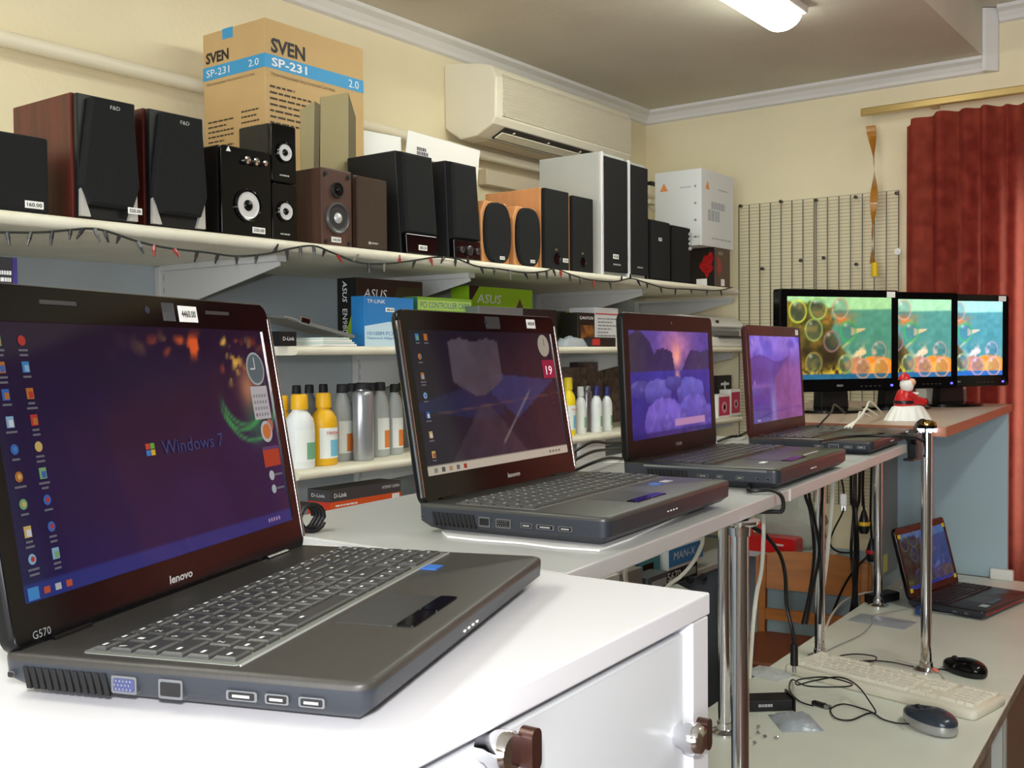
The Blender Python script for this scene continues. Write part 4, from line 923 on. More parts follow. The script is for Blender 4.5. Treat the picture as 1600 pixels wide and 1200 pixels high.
def pic_islands(u, v):
    c = base(u, v, (40, 40, 112), (74, 62, 140)); c = mixc(c, .9*blob(u, v, .56, .86, .2, .2), (176, 110, 150)); c = mixc(c, .9*blob(u, v, .555, .76, .05, .11), (244, 160, 130))
    n1 = .10*(fbm(u, v*0, 9, 3)-.5)
    left = .99-1.1*np.abs(u-.10)**1.3-1.6*np.maximum(u-.24, 0); mid = .84-.5*np.abs(u-.38)-6*np.maximum(np.abs(u-.38)-.12, 0); right = .60+1.7*np.maximum(u-.60, 0)-1.0*np.maximum(u-.72, 0)
    hill = np.maximum(np.maximum(left, mid), np.where(u > .58, np.minimum(right, .84), 0))+n1
    hm = ((v < hill) & (v > .61)).astype(float); c = mixc(c, hm, (34, 36, 78)); c = mixc(c, hm*sm(.3, .0, u)*.8, (44, 50, 62)); c = mixc(c, hm*sm(.6, .9, u)*.5, (46, 56, 92))
    sea = (v < .62).astype(float); c = mixc(c, sea, (34, 38, 120)); c = mixc(c, sea*sm(.3, .62, v)*.5, (48, 54, 150)); c = mixc(c, sea*.85*blob(u, v, .56, .57, .03, .09), (214, 140, 150))
    rk = 0*u
    for k, (cx, cy, rx, ry, cl) in enumerate(((.12, .46, .12, .08, (62, 66, 136)), (.32, .42, .16, .12, (84, 82, 164)), (.72, .40, .17, .15, (84, 86, 176)), (.50, .50, .1, .07, (60, 66, 140)), (.40, .14, .25, .21, (98, 82, 172)), (.76, .18, .19, .19, (84, 78, 166)), (.93, .12, .12, .14, (78, 72, 156)))):
        d = np.abs((u-cx)/rx)**2.2+np.abs((v-cy)/ry)**2.6+.7*(fbm(u, v, 10, 20+k)-.5)
        m_ = sm(1.02, .96, d); c = mixc(c, m_, cl); c = mixc(c, m_*.75*sm(cy+ry*.5, cy-ry, v), (44, 42, 116)); c = mixc(c, m_*.35*sm(.55, .75, fbm(u, v, 16, 40+k)), (132, 112, 186))
    c = c*(.84+.32*fbm(u, v, 20, 8))[..., None]; c = mixc(c, sm(.05, .045, v)*.6, (30, 26, 80))
    c = mixc(c, ((u > .50) & (u < .90) & (v > .075) & (v < .145)).astype(float), (160, 120, 160)); return c
def pic_falls(u, v):
    c = base(u, v, (104, 66, 136), (92, 80, 190)); c = mixc(c, .6*blob(u, v, .2, .86, .3, .12), (84, 90, 200)); c = mixc(c, sm(.42, .6, fbm(u, v, 6, 2))*sm(.7, .85, v)*.5, (160, 130, 210))
    c = mixc(c, ((v < .74+.04*np.sin(u*9)) & (u < .75)).astype(float)*.8, (70, 52, 128)); c = mixc(c, ((u > .45+.2*(v-.5)) & (v < .50+.9*(u-.45))).astype(float)*.55*sm(.95, .55, v), (140, 80, 126))
    c = mixc(c, .7*blob(u, v, .40, .2, .05, .2), (130, 140, 200)); c = mixc(c, .5*blob(u, v, .35, .6, .06, .2), (90, 80, 160)); c = mixc(c, .5*blob(u, v, .15, .42, .25, .03), (150, 110, 180))
    return c*(.86+.28*fbm(u, v, 12, 3))[..., None]
def pic_reef(tint):
    def f(u, v):
        n = fbm(u, v, 7, 31)-.5
        c = base(u, v, (64, 122, 106), (84, 140, 120)); c = mixc(c, sm(.845, .875, v-.04*(u-1)), (158, 204, 150))
        edge = .50+.10*np.sin(v*6+.6)+.22*n
        rock = sm(edge+.02, edge-.03, u)*sm(.90, .84, v+.3*n); tex = fbm(u, v, 16, 2)
        c = mixc(c, rock, (96, 84, 36)); c = mixc(c, sm(.5, .68, tex)*rock*.8, (150, 112, 44)); c = mixc(c, sm(.45, .3, tex)*rock*.7, (58, 50, 26)); c = mixc(c, rock*.9*blob(u, v, .40, .30, .12, .26), (40, 30, 20)); c = mixc(c, rock*.8*blob(u, v, .18, .32, .10, .12), (36, 30, 18))
        c = mixc(c, sm(.35, .6, tex)*blob(u, v, .52, .74, .12, .07), (198, 108, 44))
        tail = (np.abs(v-.585-.25*(u-.64)) < .045*(1-(u-.62)/.13)) & (u > .60) & (u < .74); c = mixc(c, tail.astype(float)*.9, (216, 176, 126))
        c = mixc(c, .7*np.exp(-((v-(.36+1.1*(u-.50)))/.02)**2)*sm(.5, .54, u)*sm(.66, .62, u), (206, 190, 120))
        cor = blob(u, v, .76, .29, .15, .10)*sm(.36, .56, fbm(u, v, 18, 7)); c = mixc(c, np.clip(cor*1.6, 0, 1), (218, 186, 146))
        c = mixc(c, sm(1.0, .8, ((u-.86)/.22)**2+((v-.10)/.17)**2+1.2*n), (222, 128, 40)); c = mixc(c, .8*sm(1, .7, ((u-.68)/.13)**2+((v-.16)/.10)**2+1.0*n), (190, 112, 84)); c = mixc(c, sm(.55, .7, fbm(u, v, 22, 17))*blob(u, v, .85, .14, .2, .09)*.7, (240, 176, 60))
        c = mixc(c, sm(.20, .09, v+.2*n)*sm(.36, .58, fbm(u, v, 34, 6))*sm(.62, .5, u), (196, 164, 44))
        c = mixc(c, sm(.062, .056, v), (40, 92, 128))
        for x, y, r, cl in ((.10, .82, .085, (206, 214, 70)), (.29, .86, .085, (150, 190, 100)), (.50, .86, .08, (190, 150, 120)), (.25, .60, .085, (150, 170, 90)), (.42, .46, .08, (150, 110, 110)), (.58, .58, .078, (50, 160, 70)), (.88, .34, .072, (170, 140, 130)), (.55, .18, .07, (140, 160, 90)), (.25, .20, .08, (150, 130, 70)), (.72, .12, .075, (200, 140, 120)), (.90, .12, .08, (220, 150, 110))):
            d = np.hypot(u-x, (v-y)*.60); c = mixc(c, .30*(d < r*.9).astype(float), (60, 96, 104)); c = mixc(c, np.exp(-((d-r*.92)/.007)**2)*.85, cl); c = mixc(c, .5*np.exp(-(((u-x+.03)/.015)**2+((v-y-.08)/.02)**2)), (230, 236, 220))
        c = c*(.9+.2*fbm(u, v, 26, 11))[..., None]
        return np.clip(c*np.array(tint), 0, 255)
    return f
def screen(name, w, h, fn, mt, parent, loc, nx=110, ny=72, tilt=(0, 0, 0)):
    uu, vv = np.meshgrid(np.linspace(0, 1, nx+1), np.linspace(0, 1, ny+1)); c = np.clip(fn(uu, vv), 0, 255)/255
    c = np.where(c <= .04045, c/12.92, ((c+.055)/1.055)**2.4)
    vs = np.stack([(uu-.5)*w, (vv-.5)*h, uu*0], -1).reshape(-1, 3)
    fs = [(j*(nx+1)+i, j*(nx+1)+i+1, (j+1)*(nx+1)+i+1, (j+1)*(nx+1)+i) for j in range(ny) for i in range(nx)]
    me = bpy.data.meshes.new(name); me.from_pydata(vs.tolist(), [], fs); me.materials.append(mt)
    at = me.color_attributes.new('Col', 'FLOAT_COLOR', 'POINT'); col = np.ones((len(vs), 4)); col[:, :3] = c.reshape(-1, 3)
    at.data.foreach_set('color', col.ravel().astype(np.float32))
    return part(name, None, None, parent, loc, tilt, me=me)
class Paint:
    def __init__(s, w, h): s.w, s.h, s.v, s.f, s.c = w, h, [], [], []
    def poly(s, pts, col, z=0):
        n = len(s.v); s.v += [((a-.5)*s.w, (b-.5)*s.h, .0002+z) for a, b in pts]; s.f.append(tuple(range(n, n+len(pts)))); s.c += [col]*len(pts)
    def rect(s, cu, cv, du, dv, col, z=0): s.poly([(cu-du, cv-dv), (cu+du, cv-dv), (cu+du, cv+dv), (cu-du, cv+dv)], col, z)
    def disc(s, cu, cv, r, col, z=0, n=20): s.poly([(cu+r*math.cos(2*math.pi*k/n)/s.w, cv+r*math.sin(2*math.pi*k/n)/s.h) for k in range(n)], col, z)
    def build(s, mt, parent, loc, name='desktop_icons'):
        me = bpy.data.meshes.new(name); me.from_pydata(s.v, [], s.f); me.materials.append(mt)
        at = me.color_attributes.new('Col', 'FLOAT_COLOR', 'POINT'); at.data.foreach_set('color', np.array([(*lin(c), 1) for c in s.c], np.float32).ravel())
        return part(name, None, None, parent, loc, me=me, kind='stuff')
scr_hi = attr_mat('lit_screen', .72, spec=.08); scr_lo = attr_mat('dim_lit_screen', .62, rough=.07); scr_mon = attr_mat('bright_monitor_screen', .9, rough=.3, spec=.1)
def icons(p, cols, rows, u0, du, v0, dv, seed, s=.0125, skip=()):
    rnd = random.Random(seed); pal = [(196, 120, 50), (60, 110, 190), (150, 190, 220), (220, 190, 110), (130, 180, 120), (200, 60, 50), (230, 230, 235), (70, 140, 200)]
    for a in range(cols):
        for b_ in range(rows):
            if (a, b_) in skip: continue
            u, v = u0+a*du, v0-b_*dv; c = rnd.choice(pal); k = rnd.random()
            asp = p.w/p.h
            if k < .35: p.disc(u, v, s*p.w*.8, c); p.disc(u+s*.1, v, s*p.w*.4, rnd.choice(pal), .0001)
            else: p.rect(u, v, s*.75, s*asp*.85, c); p.rect(u+s*.15, v-s*asp*.2, s*.45, s*asp*.5, rnd.choice(pal), .0001)
            for q in range(rnd.choice([1, 2])): p.rect(u, v-s*asp*(1.5+.75*q), s*rnd.uniform(.7, 1.25), s*asp*.16, (120, 120, 128))
# ------------------------------------------------------------------ laptops
ROWS = [([1]*19, .62), ([1]*13+[2]+[.3]+[1]*4, 1), ([1.5]+[1]*12+[1.5]+[.3]+[1]*4, 1), ([1.8]+[1]*11+[2.2]+[.3]+[1]*4, 1), ([1.3]+[1]*11+[2.7]+[.3]+[1]*4, 1), ([1.2, 1, 1, 1.2, 5.2, 1.2, 1, 1.2, 1, 1, 1]+[.5]+[1.5, 1, 1], 1)]
LET = ['', '`1234567890-=', ' QWERTYUIOP[]', ' ASDFGHJKL;\'', ' ZXCVBNM,./', '']
def keys(parent, x0, x1, y1, pitch, z, mt, mode, legend=None, h=.0028, rows=ROWS, gap=.0026, let=LET):
    cache = {}; lg = MB(); solid = MB(); y = y1
    for ri, (ws, hh) in enumerate(rows):
        tot = sum(ws); x = x0; un = (x1-x0)/tot; ph = pitch*hh
        for ki, wv in enumerate(ws):
            wk = wv*un
            if wv in (.3, .5): x += wk; continue
            a, b_ = wk-gap, ph-gap; cx, cy = x+wk/2, y-ph/2
            i = .0016
            L_ = [[(sx*(a/2-q), sy*(b_/2-q), zz) for sx, sy in ((-1, -1), (1, -1), (1, 1), (-1, 1))] for zz, q in ((0, 0), (h*.6, .0003), (h, i))]
            if mode == 'each':
                kk = (round(a, 4), round(b_, 4))
                if kk not in cache:
                    mb = MB(); mb.loops(L_); cache[kk] = mesh('key', mb, mt)
                part('key', None, None, parent, (cx, cy, z), me=cache[kk])
            else: solid.loops([[(cx+q[0], cy+q[1], z+q[2]) for q in l] for l in L_])
            if legend:
                s = let[ri]
                if legend == 'glyph' and ki < len(s) and s[ki] != ' ':
                    g = fit_text(s[ki], .0034, .0042, cx-a*.22, cy+b_*.08)
                    g.v = [(q[0], q[1], z+h+.0002) for q in g.v]; lg.add(g.v, g.f)
                else:
                    lw = min(a*.3, .005); lg.add([(cx-a*.3, cy-.001, z+h+.0002), (cx-a*.3+lw, cy-.001, z+h+.0002), (cx-a*.3+lw, cy+.0012, z+h+.0002), (cx-a*.3, cy+.0012, z+h+.0002)], [(0, 1, 2, 3)])
            x += wk
        y -= ph
    if mode != 'each': part('keys', solid, mt, parent, kind='stuff')
    if legend:
        me = bpy.data.meshes.new('key_legends'); me.from_pydata(lg.v, [], lg.f); me.materials.append(ink_w); part('key_legends', None, None, parent, me=me, kind='stuff')
def laptop(label, xy, zb, rz, w, d, t, tilt, hl, fn, scr, deck, keym, kmode, ports, vent, bezel=black_g, legend=None, side=None, lidedge=None, bot=.03, top=.026, sd=.015, group=None, tray=None, kb=(.03, .36), trim=None):
    T = thing('laptop', label, 'laptop', (xy[0], xy[1], zb), rz)
    side = side or mat('slate_plastic', (46, 50, 58), .4)
    B = part('base', rslab(w, d, .012, [(0, .022), (.004, .012), (.012, .001), (t-.005, 0)]), side, T, smooth=50)
    part('palm_rest', rslab(w, d, .012, [(t-.005, 0), (t-.0025, .0002), (t-.0008, .0012), (t, .004)]), deck, T, smooth=50)
    ky1 = d/2-kb[0]; pitch = .0178*w/.376; rh = pitch*5.62; kx = w*.462
    if tray: part('keyboard_tray', rslab(2*kx+.008, rh+.008, .004, [(t-.0005, 0), (t+.0005, .0002)]).xf(Matrix.Translation((0, ky1-rh/2, 0))), tray, B)
    if trim: part('trim_line', MB().box(-kx-.004, kx+.004, ky1-rh-.0055, ky1-rh-.0045, t, t+.001), trim, B)
    keys(B, -kx, kx, ky1, pitch, t+.0004, keym, kmode, legend)
    # touchpad in front of the keyboard
    py0 = -d/2+.020; ph = max(.03, ky1-rh-.012-py0); tx = -w*.075
    tp_ = part('touchpad', MB().prism(rrect(.088, ph*.74, .002, 2, tx, py0+ph*.63), t-.0004, t+.0005, 'z'), mat('touchpad_grey', (58, 58, 58), .35), B)
    for sx in (-1, 1): part('touchpad_button', MB().prism(rrect(.0425, ph*.22, .002, 2, tx+sx*.0222, py0+ph*.12), t-.0004, t+.0012, 'z'), black_g, B)
    # ports and air slots on the left side
    for (f0, f1, kind) in ports:
        y = d/2-(f0+f1)/2*d; pw = (f1-f0)*d; hh = {'vga': .0105, 'rj': .0115, 'usb': .0058, 'hdmi': .0058, 'dot': .004}[kind]
        zc = t*.52
        blk_ = MB().prism([(y+a, zc+b_) for a, b_ in rrect(pw, hh, .0012, 2)], -w/2-.0007, -w/2+.004, 'x')
        part('port', blk_, mat('port_metal', (128, 130, 134), .35, metal=.8), B)
        part('port_socket', MB().prism([(y+a, zc+b_) for a, b_ in rrect(pw*.82, hh*.7, .0008, 2)], -w/2-.0011, -w/2-.0003, 'x'), mat('port_blue', (60, 66, 110), .5) if kind == 'vga' and group else black_p, B)
        if kind == 'vga':
            pn = MB()
            for r_ in range(3):
                for k in range(5): pn.box(-w/2-.0015, -w/2-.001, y+(k-2)*pw*.14-.0005+.001*(r_ % 2), y+(k-2)*pw*.14+.0005+.001*(r_ % 2), zc+(r_-1)*.0024-.0005, zc+(r_-1)*.0024+.0005)
            part('port_pins', pn, steel, B)
        elif kind in ('usb', 'hdmi'): part('port_pins', MB().box(-w/2-.0016, -w/2-.001, y-pw*.28, y+pw*.28, zc-.0008, zc+.0008), mat('port_tongue', (150, 150, 150), .5), B)
    if vent:
        n = vent[2]
        for k in range(n):
            f_ = vent[0]+(vent[1]-vent[0])*(k+.5)/n; y = d/2-f_*d; s_ = (vent[1]-vent[0])*d/n*.33
            part('air_slot', MB().prism([(y+s_+.001, t*.72), (y-s_+.001, t*.72), (y-s_-.002, t*.25), (y+s_-.002, t*.25)], -w/2-.0006, -w/2+.002, 'x'), mat('slot_black', (12, 12, 14), .7), B)
    for k in range(4): part('status_light', MB().box(-w*.08+k*.009, -w*.08+k*.009+.003, -d/2-.0004, -d/2+.001, t*.55, t*.55+.0015), white_p, B)
    # lid: local x right, y up along the lid, z towards the viewer
    lt = .013
    Lp = [(x, y+hl/2) for x, y in rrect(w, hl, .012, 5)]; ir = [(x, y+bot+(hl-bot-top)/2) for x, y in rrect(w-2*sd, hl-bot-top, .001, 5)]
    m_ = MB(); nn = len(Lp)
    sh = lambda q, z: [(x*(1-q/w*2), hl/2+(y-hl/2)*(1-q/hl*2), z) for x, y in Lp]
    m_.loops([sh(.004, -lt), sh(.001, -lt+.003), sh(0, -.003), sh(.0006, 0), sh(.0016, .0012), [(x, y, .0012) for x, y in ir], [(x, y, -.0004) for x, y in ir]])
    yh = d/2-.012
    LD = part('lid', m_, bezel, T, (0, yh, t-.004), (R(90-tilt), 0, 0), smooth=35)
    if lidedge: part('lid_edge', MB().tube([(w/2-.001, .012, .0005), (w/2-.0004, hl-.015, .0005)], .0022, 6), lidedge, LD, smooth=60)
    for sx in (-1, 1): part('hinge', MB().cyl((sx*w*.36-.022, yh-.001, t-.0015), (.0042), .036, 12, 'x'), bezel, T, smooth=40)
    sw, shh = w-2*sd, hl-bot-top
    screen('display', sw, shh, fn, scr, LD, (0, bot+shh/2, .0))
    part('webcam', MB().cyl((0, hl-top*.5, .0012), .003, .0006, 12), mat('lens_dark', (40, 44, 60), .1), LD)
    return T, B, LD, sw, shh, (0, bot+shh/2, .0003)
deck1 = mat('brushed_charcoal', (56, 54, 51), .42, noise=.12, scale=60, stretch=(1, 8, 1)); key1 = mat('key_grey', (58, 58, 58), .38); tray1 = mat('tray_grey', (116, 120, 114), .35)
blue_st = mat('blue_sticker', (50, 110, 200), .4)
def sticker(B, x, y, t, w=.018, h=.014, m=None): part('sticker', MB().box(x-w/2, x+w/2, y-h/2, y+h/2, t, t+.0006), m or blue_st, B)
# -- laptop 1 on the white cabinet
w, d, t, hl, tilt = .376, .247, .0275, .236, 9.6
T, B, LD, sw, sh_, so = laptop('open black laptop priced 4460.00 on the white cabinet', (-.582, .543), CZ_+.0005, 110.2, w, d, t, tilt, hl, pic_win, scr_lo, deck1, key1, 'each',
    [(.33, .40, 'vga'), (.46, .525, 'rj'), (.64, .72, 'hdmi'), (.74, .80, 'usb'), (.825, .89, 'usb'), (.03, .05, 'dot')], (.075, .32, 12), legend='glyph', lidedge=chrome, tray=tray1, trim=silver_p, group='x', kb=(.056,))
p = Paint(sw, sh_); icons(p, 2, 9, .035, .062, .93, .098, 5)
p.disc(.935, .80, .0155, (180, 190, 190)); p.disc(.935, .80, .0135, (96, 120, 124), .0001); p.rect(.932, .83, .002, .03, (230, 230, 230), .0002); p.rect(.92, .80, .012, .004, (230, 230, 230), .0002)
p.rect(.935, .625, .042, .085, (206, 204, 206)); 
for r_ in range(4):
    for k in range(5): p.rect(.905+k*.014, .66-r_*.032, .004, .008, (150, 110, 110) if (r_, k) == (3, 0) else (150, 150, 156), .0001)
p.disc(.94, .475, .010, (206, 206, 206)); p.disc(.94, .475, .007, (226, 130, 60), .0001); p.disc(.962, .505, .006, (190, 120, 90)); p.rect(.945, .345, .042, .05, (196, 70, 40)); p.rect(.945, .39, .042, .008, (90, 70, 120), .0001)
p.disc(.93, .25, .0045, (200, 206, 210)); p.disc(.93, .18, .004, (190, 200, 206)); p.rect(.965, .25, .02, .005, (120, 130, 140)); p.rect(.965, .18, .02, .005, (120, 130, 140))
for k, c in enumerate(((70, 150, 220), (206, 90, 50), (200, 200, 206), (206, 90, 50))): p.rect(.03+k*.03 if k else .025, .028, .008 if k else .014, .012 if k else .022, c)
for k in range(5): p.rect(.88+k*.013, .032, .004, .009, (180, 150, 190))
for k, (c, a, b_) in enumerate((((226, 80, 50), 0, 1), ((120, 190, 70), 1, 1), ((60, 140, 220), 0, 0), ((240, 200, 60), 1, 0))): p.rect(.425+a*.017, .455+b_*.028, .0075, .012, c)
p.build(attr_mat('desktop_graphics', .36), LD, so)
text('Windows 7', sw*.25, .011, mat('screen_text', (14, 16, 40), .4, emit=(80, 90, 160), estr=.16), LD, (so[0]+(.60-.5)*sw, so[1]+(.468-.5)*sh_, .0007), TOP)
lettm = mat('silver_lettering', (196, 198, 200), .35, metal=.4)
text('lenovo', .030, .0062, lettm, LD, (-.012, .0145, .0016), TOP, .15, bold=.03); text('G570', .016, .005, mat('grey_lettering', (130, 132, 136), .5), LD, (-w/2+.024, .010, .0016), TOP)
pt = panel('price_tag', .026, .0135, paper, LD, (.055, hl-.0145, .0012), TOP); text('4460.00', .020, .006, ink, pt, (0, 0, .001), TOP, bold=.02)
for sx in (-1, 1): part('rubber_stop', MB().box(sx*.10-.018, sx*.10+.018, hl-.0135, hl-.0105, .0012, .002), dark_g, LD)
part('film_strip', MB().box(.02, .036, hl-.021, hl-.006, .0012, .0016), mat('clear_film', (220, 224, 230), .1, alpha=.07), LD)
sticker(B, .115, -.045, t); 
# -- laptop 2
w, d, t, hl, tilt = .386, .255, .034, .240, 9.4
pk2 = mat('packing_sheet', (236, 236, 238), .6)
T, B, LD, sw, sh_, so = laptop('open black laptop priced 4650,00 with a film wrapped lid', (-.730, 1.142), BZ+.003, 95.2, w, d, t, tilt, hl, pic_facet_reflections, scr_lo, mat('charcoal_deck', (60, 60, 58), .35), mat('key_dark', (66, 67, 66), .35), 'each',
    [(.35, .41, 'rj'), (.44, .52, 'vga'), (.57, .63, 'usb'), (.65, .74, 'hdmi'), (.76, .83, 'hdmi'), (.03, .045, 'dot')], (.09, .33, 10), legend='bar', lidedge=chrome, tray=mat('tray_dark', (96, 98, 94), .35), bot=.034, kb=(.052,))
part('lid_film', MB().tube([(-.386/2-.0005, .01, .0), (-.386/2-.0005, .225, .0)], .003, 6), chrome, LD, smooth=60)
p = Paint(sw, sh_); icons(p, 1, 7, .05, .06, .95, .135, 9, .014); icons(p, 1, 1, .10, .06, .95, .135, 10, .014)
p.disc(.925, .895, .0165, (190, 184, 166)); p.rect(.93, .92, .002, .03, (80, 70, 60), .0001); p.rect(.94, .70, .05, .075, (176, 36, 76))
for k in range(3): p.rect(.94, .50-k*.04, .03-.006*k, .008, (70, 40, 44))
for k, c in enumerate(((150, 150, 140), (90, 90, 86), (190, 160, 120), (120, 120, 116), (190, 60, 40))): p.rect(.05+k*.045, .03, .010, .016, c)
for k in range(4): p.rect(.85+k*.025, .03, .008, .009, (140, 132, 120))
p.build(attr_mat('desktop_graphics', .36), LD, so)
text('19', sw*.05, .013, mat('screen_text_white', (200, 190, 196), .4, emit=(230, 210, 216), estr=.5), LD, (so[0]+.44*sw, so[1]+.19*sh_, .0008), TOP)
text('lenovo', .032, .0066, lettm, LD, (.015, .017, .0016), TOP, .15, bold=.03)
pt = panel('price_tag', .024, .013, paper, LD, (.122, hl-.013, .0012), TOP); text('4650,00', .019, .006, ink, pt, (0, 0, .001), TOP, bold=.02)
part('film_strip', MB().box(.0, .036, hl-.022, hl-.005, .0012, .0016), MATS['clear_film'], LD)
sticker(B, .10, -.055, t); sticker(B, .135, -.055, t, .02, .012, silver_p)
c_, s_ = math.cos(R(95.2)), math.sin(R(95.2))
pkp = [(-.196, -.118), (-.204, -.07), (-.199, -.02), (-.206, .03), (-.204, .075), (-.18, .10), (.10, .10), (.10, -.10), (-.12, -.118)]
pk_ = part('packing_sheet', MB().prism(pkp, 0, .0022, 'z'), pk2, None, (-.730, 1.142, BZ+.0004), (0, 0, R(95.2)))
tag(pk_, 'thin white foam packing sheet under the film wrapped laptop', 'packing sheet')
# -- laptop 3
w, d, t, hl, tilt = .40, .266, .034, .252, 2.4
T, B, LD, sw, sh_, so = laptop('open black laptop showing blue rock islands at sunset', (-.772, 1.712), BZ+.0005, 94.6, w, d, t, tilt, hl, pic_islands, scr_hi, mat('satin_black_deck', (44, 44, 42), .3), mat('key_black', (48, 48, 46), .35), 'each',
    [(.50, .57, 'usb'), (.62, .66, 'usb'), (.74, .79, 'usb'), (.86, .885, 'dot'), (.92, .945, 'dot')], (.17, .44, 11), bezel=mat('satin_black_lid', (16, 15, 15), .35, spec=.2), bot=.036, top=.03, sd=.02, tray=mat('tray_black', (34, 34, 33), .35), kb=(.048,))
text('TOSHIBA', .03, .006, lettm, LD, (.01, .018, .0016), TOP)
part('chrome_strip', MB().box(w*.10, w*.30, -d/2+.03, -d/2+.034, t, t+.0012), silver_p, B); sticker(B, -w*.28, -d/2+.055, t, .02, .009, paper)
part('side_trim', MB().box(-w/2-.0008, -w/2+.001, -d/2+.02, d/2-.04, t-.006, t-.003), steel, B)
# -- laptop 4
w, d, t, hl, tilt = .40, .266, .030, .248, 3.3
red_b = mat('dark_red_bezel', (62, 24, 26), .3, spec=.2)
T, B, LD, sw, sh_, so = laptop('open laptop with dark red bezel showing a purple waterfall', (-.832, 2.345), BZ+.0005, 94.9, w, d, t, tilt, hl, pic_falls, scr_hi, mat('brown_black_deck', (58, 48, 44), .3), mat('key_brown', (50, 44, 42), .35), 'all',
    [(.55, .62, 'hdmi'), (.66, .74, 'vga'), (.78, .84, 'usb'), (.88, .94, 'usb')], None, bezel=red_b, bot=.03, top=.024, sd=.014)
panel('price_tag', .022, .013, paper, LD, (w*.42, hl-.013, .0012), TOP)
p = Paint(sw, sh_); p.rect(.05, .93, .008, .025, (220, 200, 230)); p.rect(.06, .46, .01, .025, (190, 160, 200)); p.rect(.1, .03, .03, .012, (180, 170, 220)); p.build(attr_mat('desktop_graphics', .36), LD, so)
# -- laptop 5 on the low table
w, d, t, hl, tilt = .338, .225, .028, .212, 14.5
T, B, LD, sw, sh_, so = laptop('small open laptop on the low table with yellow corner stickers', (-.762, 3.306), TZ+.0005, 80.7, w, d, t, tilt, hl, pic_reef((.30, .42, .85)), scr_hi, mat('black_red_deck', (36, 30, 32), .3), mat('key_black2', (30, 30, 30), .4), 'all',
    [(.6, .66, 'usb'), (.75, .8, 'usb')], None, bezel=black_g, bot=.026, top=.022, sd=.014)
ys = mat('yellow_sticker', (222, 206, 40), .5)
for sx in (-1, 1):
    for yy in (.026, hl-.026): part('corner_sticker', MB().box(sx*(w/2-.018)-.008, sx*(w/2-.018)+.008, yy-.006, yy+.006, .0012, .0022), ys, LD)
part('red_edge', MB().box(-w/2+.01, w/2-.01, -d/2-.0006, -d/2+.001, t*.45, t*.62), mat('red_trim', (150, 30, 40), .3), B); sticker(B, -.10, -.085, t, .03, .022, mat('pale_sticker', (180, 206, 206), .4))
# ------------------------------------------------------------------ monitors
def monitor(label, right, rz, tint, tagpart=None, stand=True):
    W, H = .418, .297
    h0 = .062
    cxw = right[0]-W/2*math.cos(R(rz)); cyw = right[1]-W/2*math.sin(R(rz))
    T = thing('monitor', label, 'monitor', (cxw, cyw, DZ+.0005), rz)
    b = MB(); outer = [(x, y+h0+H/2) for x, y in rrect(W, H, .008, 3)]; inn = [(x, y+h0+.036+(H-.058)/2) for x, y in rrect(W-.05, H-.058, .001, 3)]
    sc = lambda k, z: [(x*k, z, h0+H/2+(y-h0-H/2)*k) for x, y in outer]
    b.loops([sc(.5, .036), sc(.86, .026), sc(1, .018), sc(1, -.012), [(x*.985, -.016, h0+H/2+(y-h0-H/2)*.985) for x, y in outer], [(x, -.014, y) for x, y in inn], [(x, -.011, y) for x, y in inn]])
    bz = part('housing', b, black_g, T, smooth=30)
    screen('display', W-.05, H-.058, pic_reef(tint), scr_mon, T, (0, -.0125, h0+.036+(H-.058)/2), tilt=(R(90), 0, 0))
    part('neck', MB().loops([[(-.05, .01, .012), (.05, .01, .012), (.05, .05, .012), (-.05, .05, .012)], [(-.042, .012, .14), (.042, .012, .14), (.042, .045, .14), (-.042, .045, .14)]]), black_p, T, bevel=.004)
    part('stand_base', MB().loops([[(.11*math.cos(a), .02+.085*math.sin(a), z) for a in [2*math.pi*k/32 for k in range(32)]] for z in (0, .008)]+[[(.06*math.cos(a), .025+.045*math.sin(a), .0135) for a in [2*math.pi*k/32 for k in range(32)]]]), black_g, T, smooth=35)
    part('power_light', MB().box(W/2-.03, W/2-.022, -.0168, -.0155, h0+.012, h0+.018), mat('blue_led', (60, 60, 255), .3, emit=(70, 70, 255), estr=3), T)
    for k in range(5): part('menu_button', MB().box(W/2-.075-.016*k, W/2-.067-.016*k, -.0165, -.0155, h0+.012, h0+.016), dark_g, T)
    lines_panel(1, mat('grey_logo', (120, 120, 124), .5), T, (0, -.0165, h0+.014), FRONT, .03, .01, .006, 3)
    if tagpart: panel('price_tag', .03, .017, paper, T, (W/2-.03, -.0163, h0+H-.013), FRONT)
    return T
monitor('black monitor with a reef wallpaper next to the purple laptop', (-.952, 3.215), 57, (1.0, 1.0, .95), True)
monitor('black monitor with a reef wallpaper between the other two monitors', (-.848, 3.480), 57, (1.08, 1.1, 1.2))
monitor('black monitor with a bluish reef wallpaper next to the curtain', (-.752, 3.735), 57, (1.1, 1.18, 1.5), True)
# ------------------------------------------------------------------ figurine on the desk edge
fp_ = hz(1431, 657, DZ)
F_ = thing('figurine', 'small figurine in a red coat and hat sitting on a ruffled white base', 'figurine', (fp_.x-.02, fp_.y, DZ+.0005), 55)
Ls = []
for r_, z in ((.062, 0), (.060, .003), (.052, .018), (.042, .034), (.034, .038)):
    Ls.append([((r_+.003*math.cos(14*a)*(1-z/.04))*math.cos(a), (r_+.003*math.cos(14*a)*(1-z/.04))*.8*math.sin(a), z) for a in [2*math.pi*k/84 for k in range(84)]])
cer = mat('white_ceramic', (226, 226, 222), .35); redc = mat('red_glaze', (186, 30, 34), .3)
part('ruffled_base', MB().loops(Ls), cer, F_, smooth=60)
part('coat', MB().lathe([(.024, .036), (.026, .045), (.022, .06), (.016, .075), (.010, .08)], 18, c=(-.012, 0, 0)), redc, F_, smooth=50)
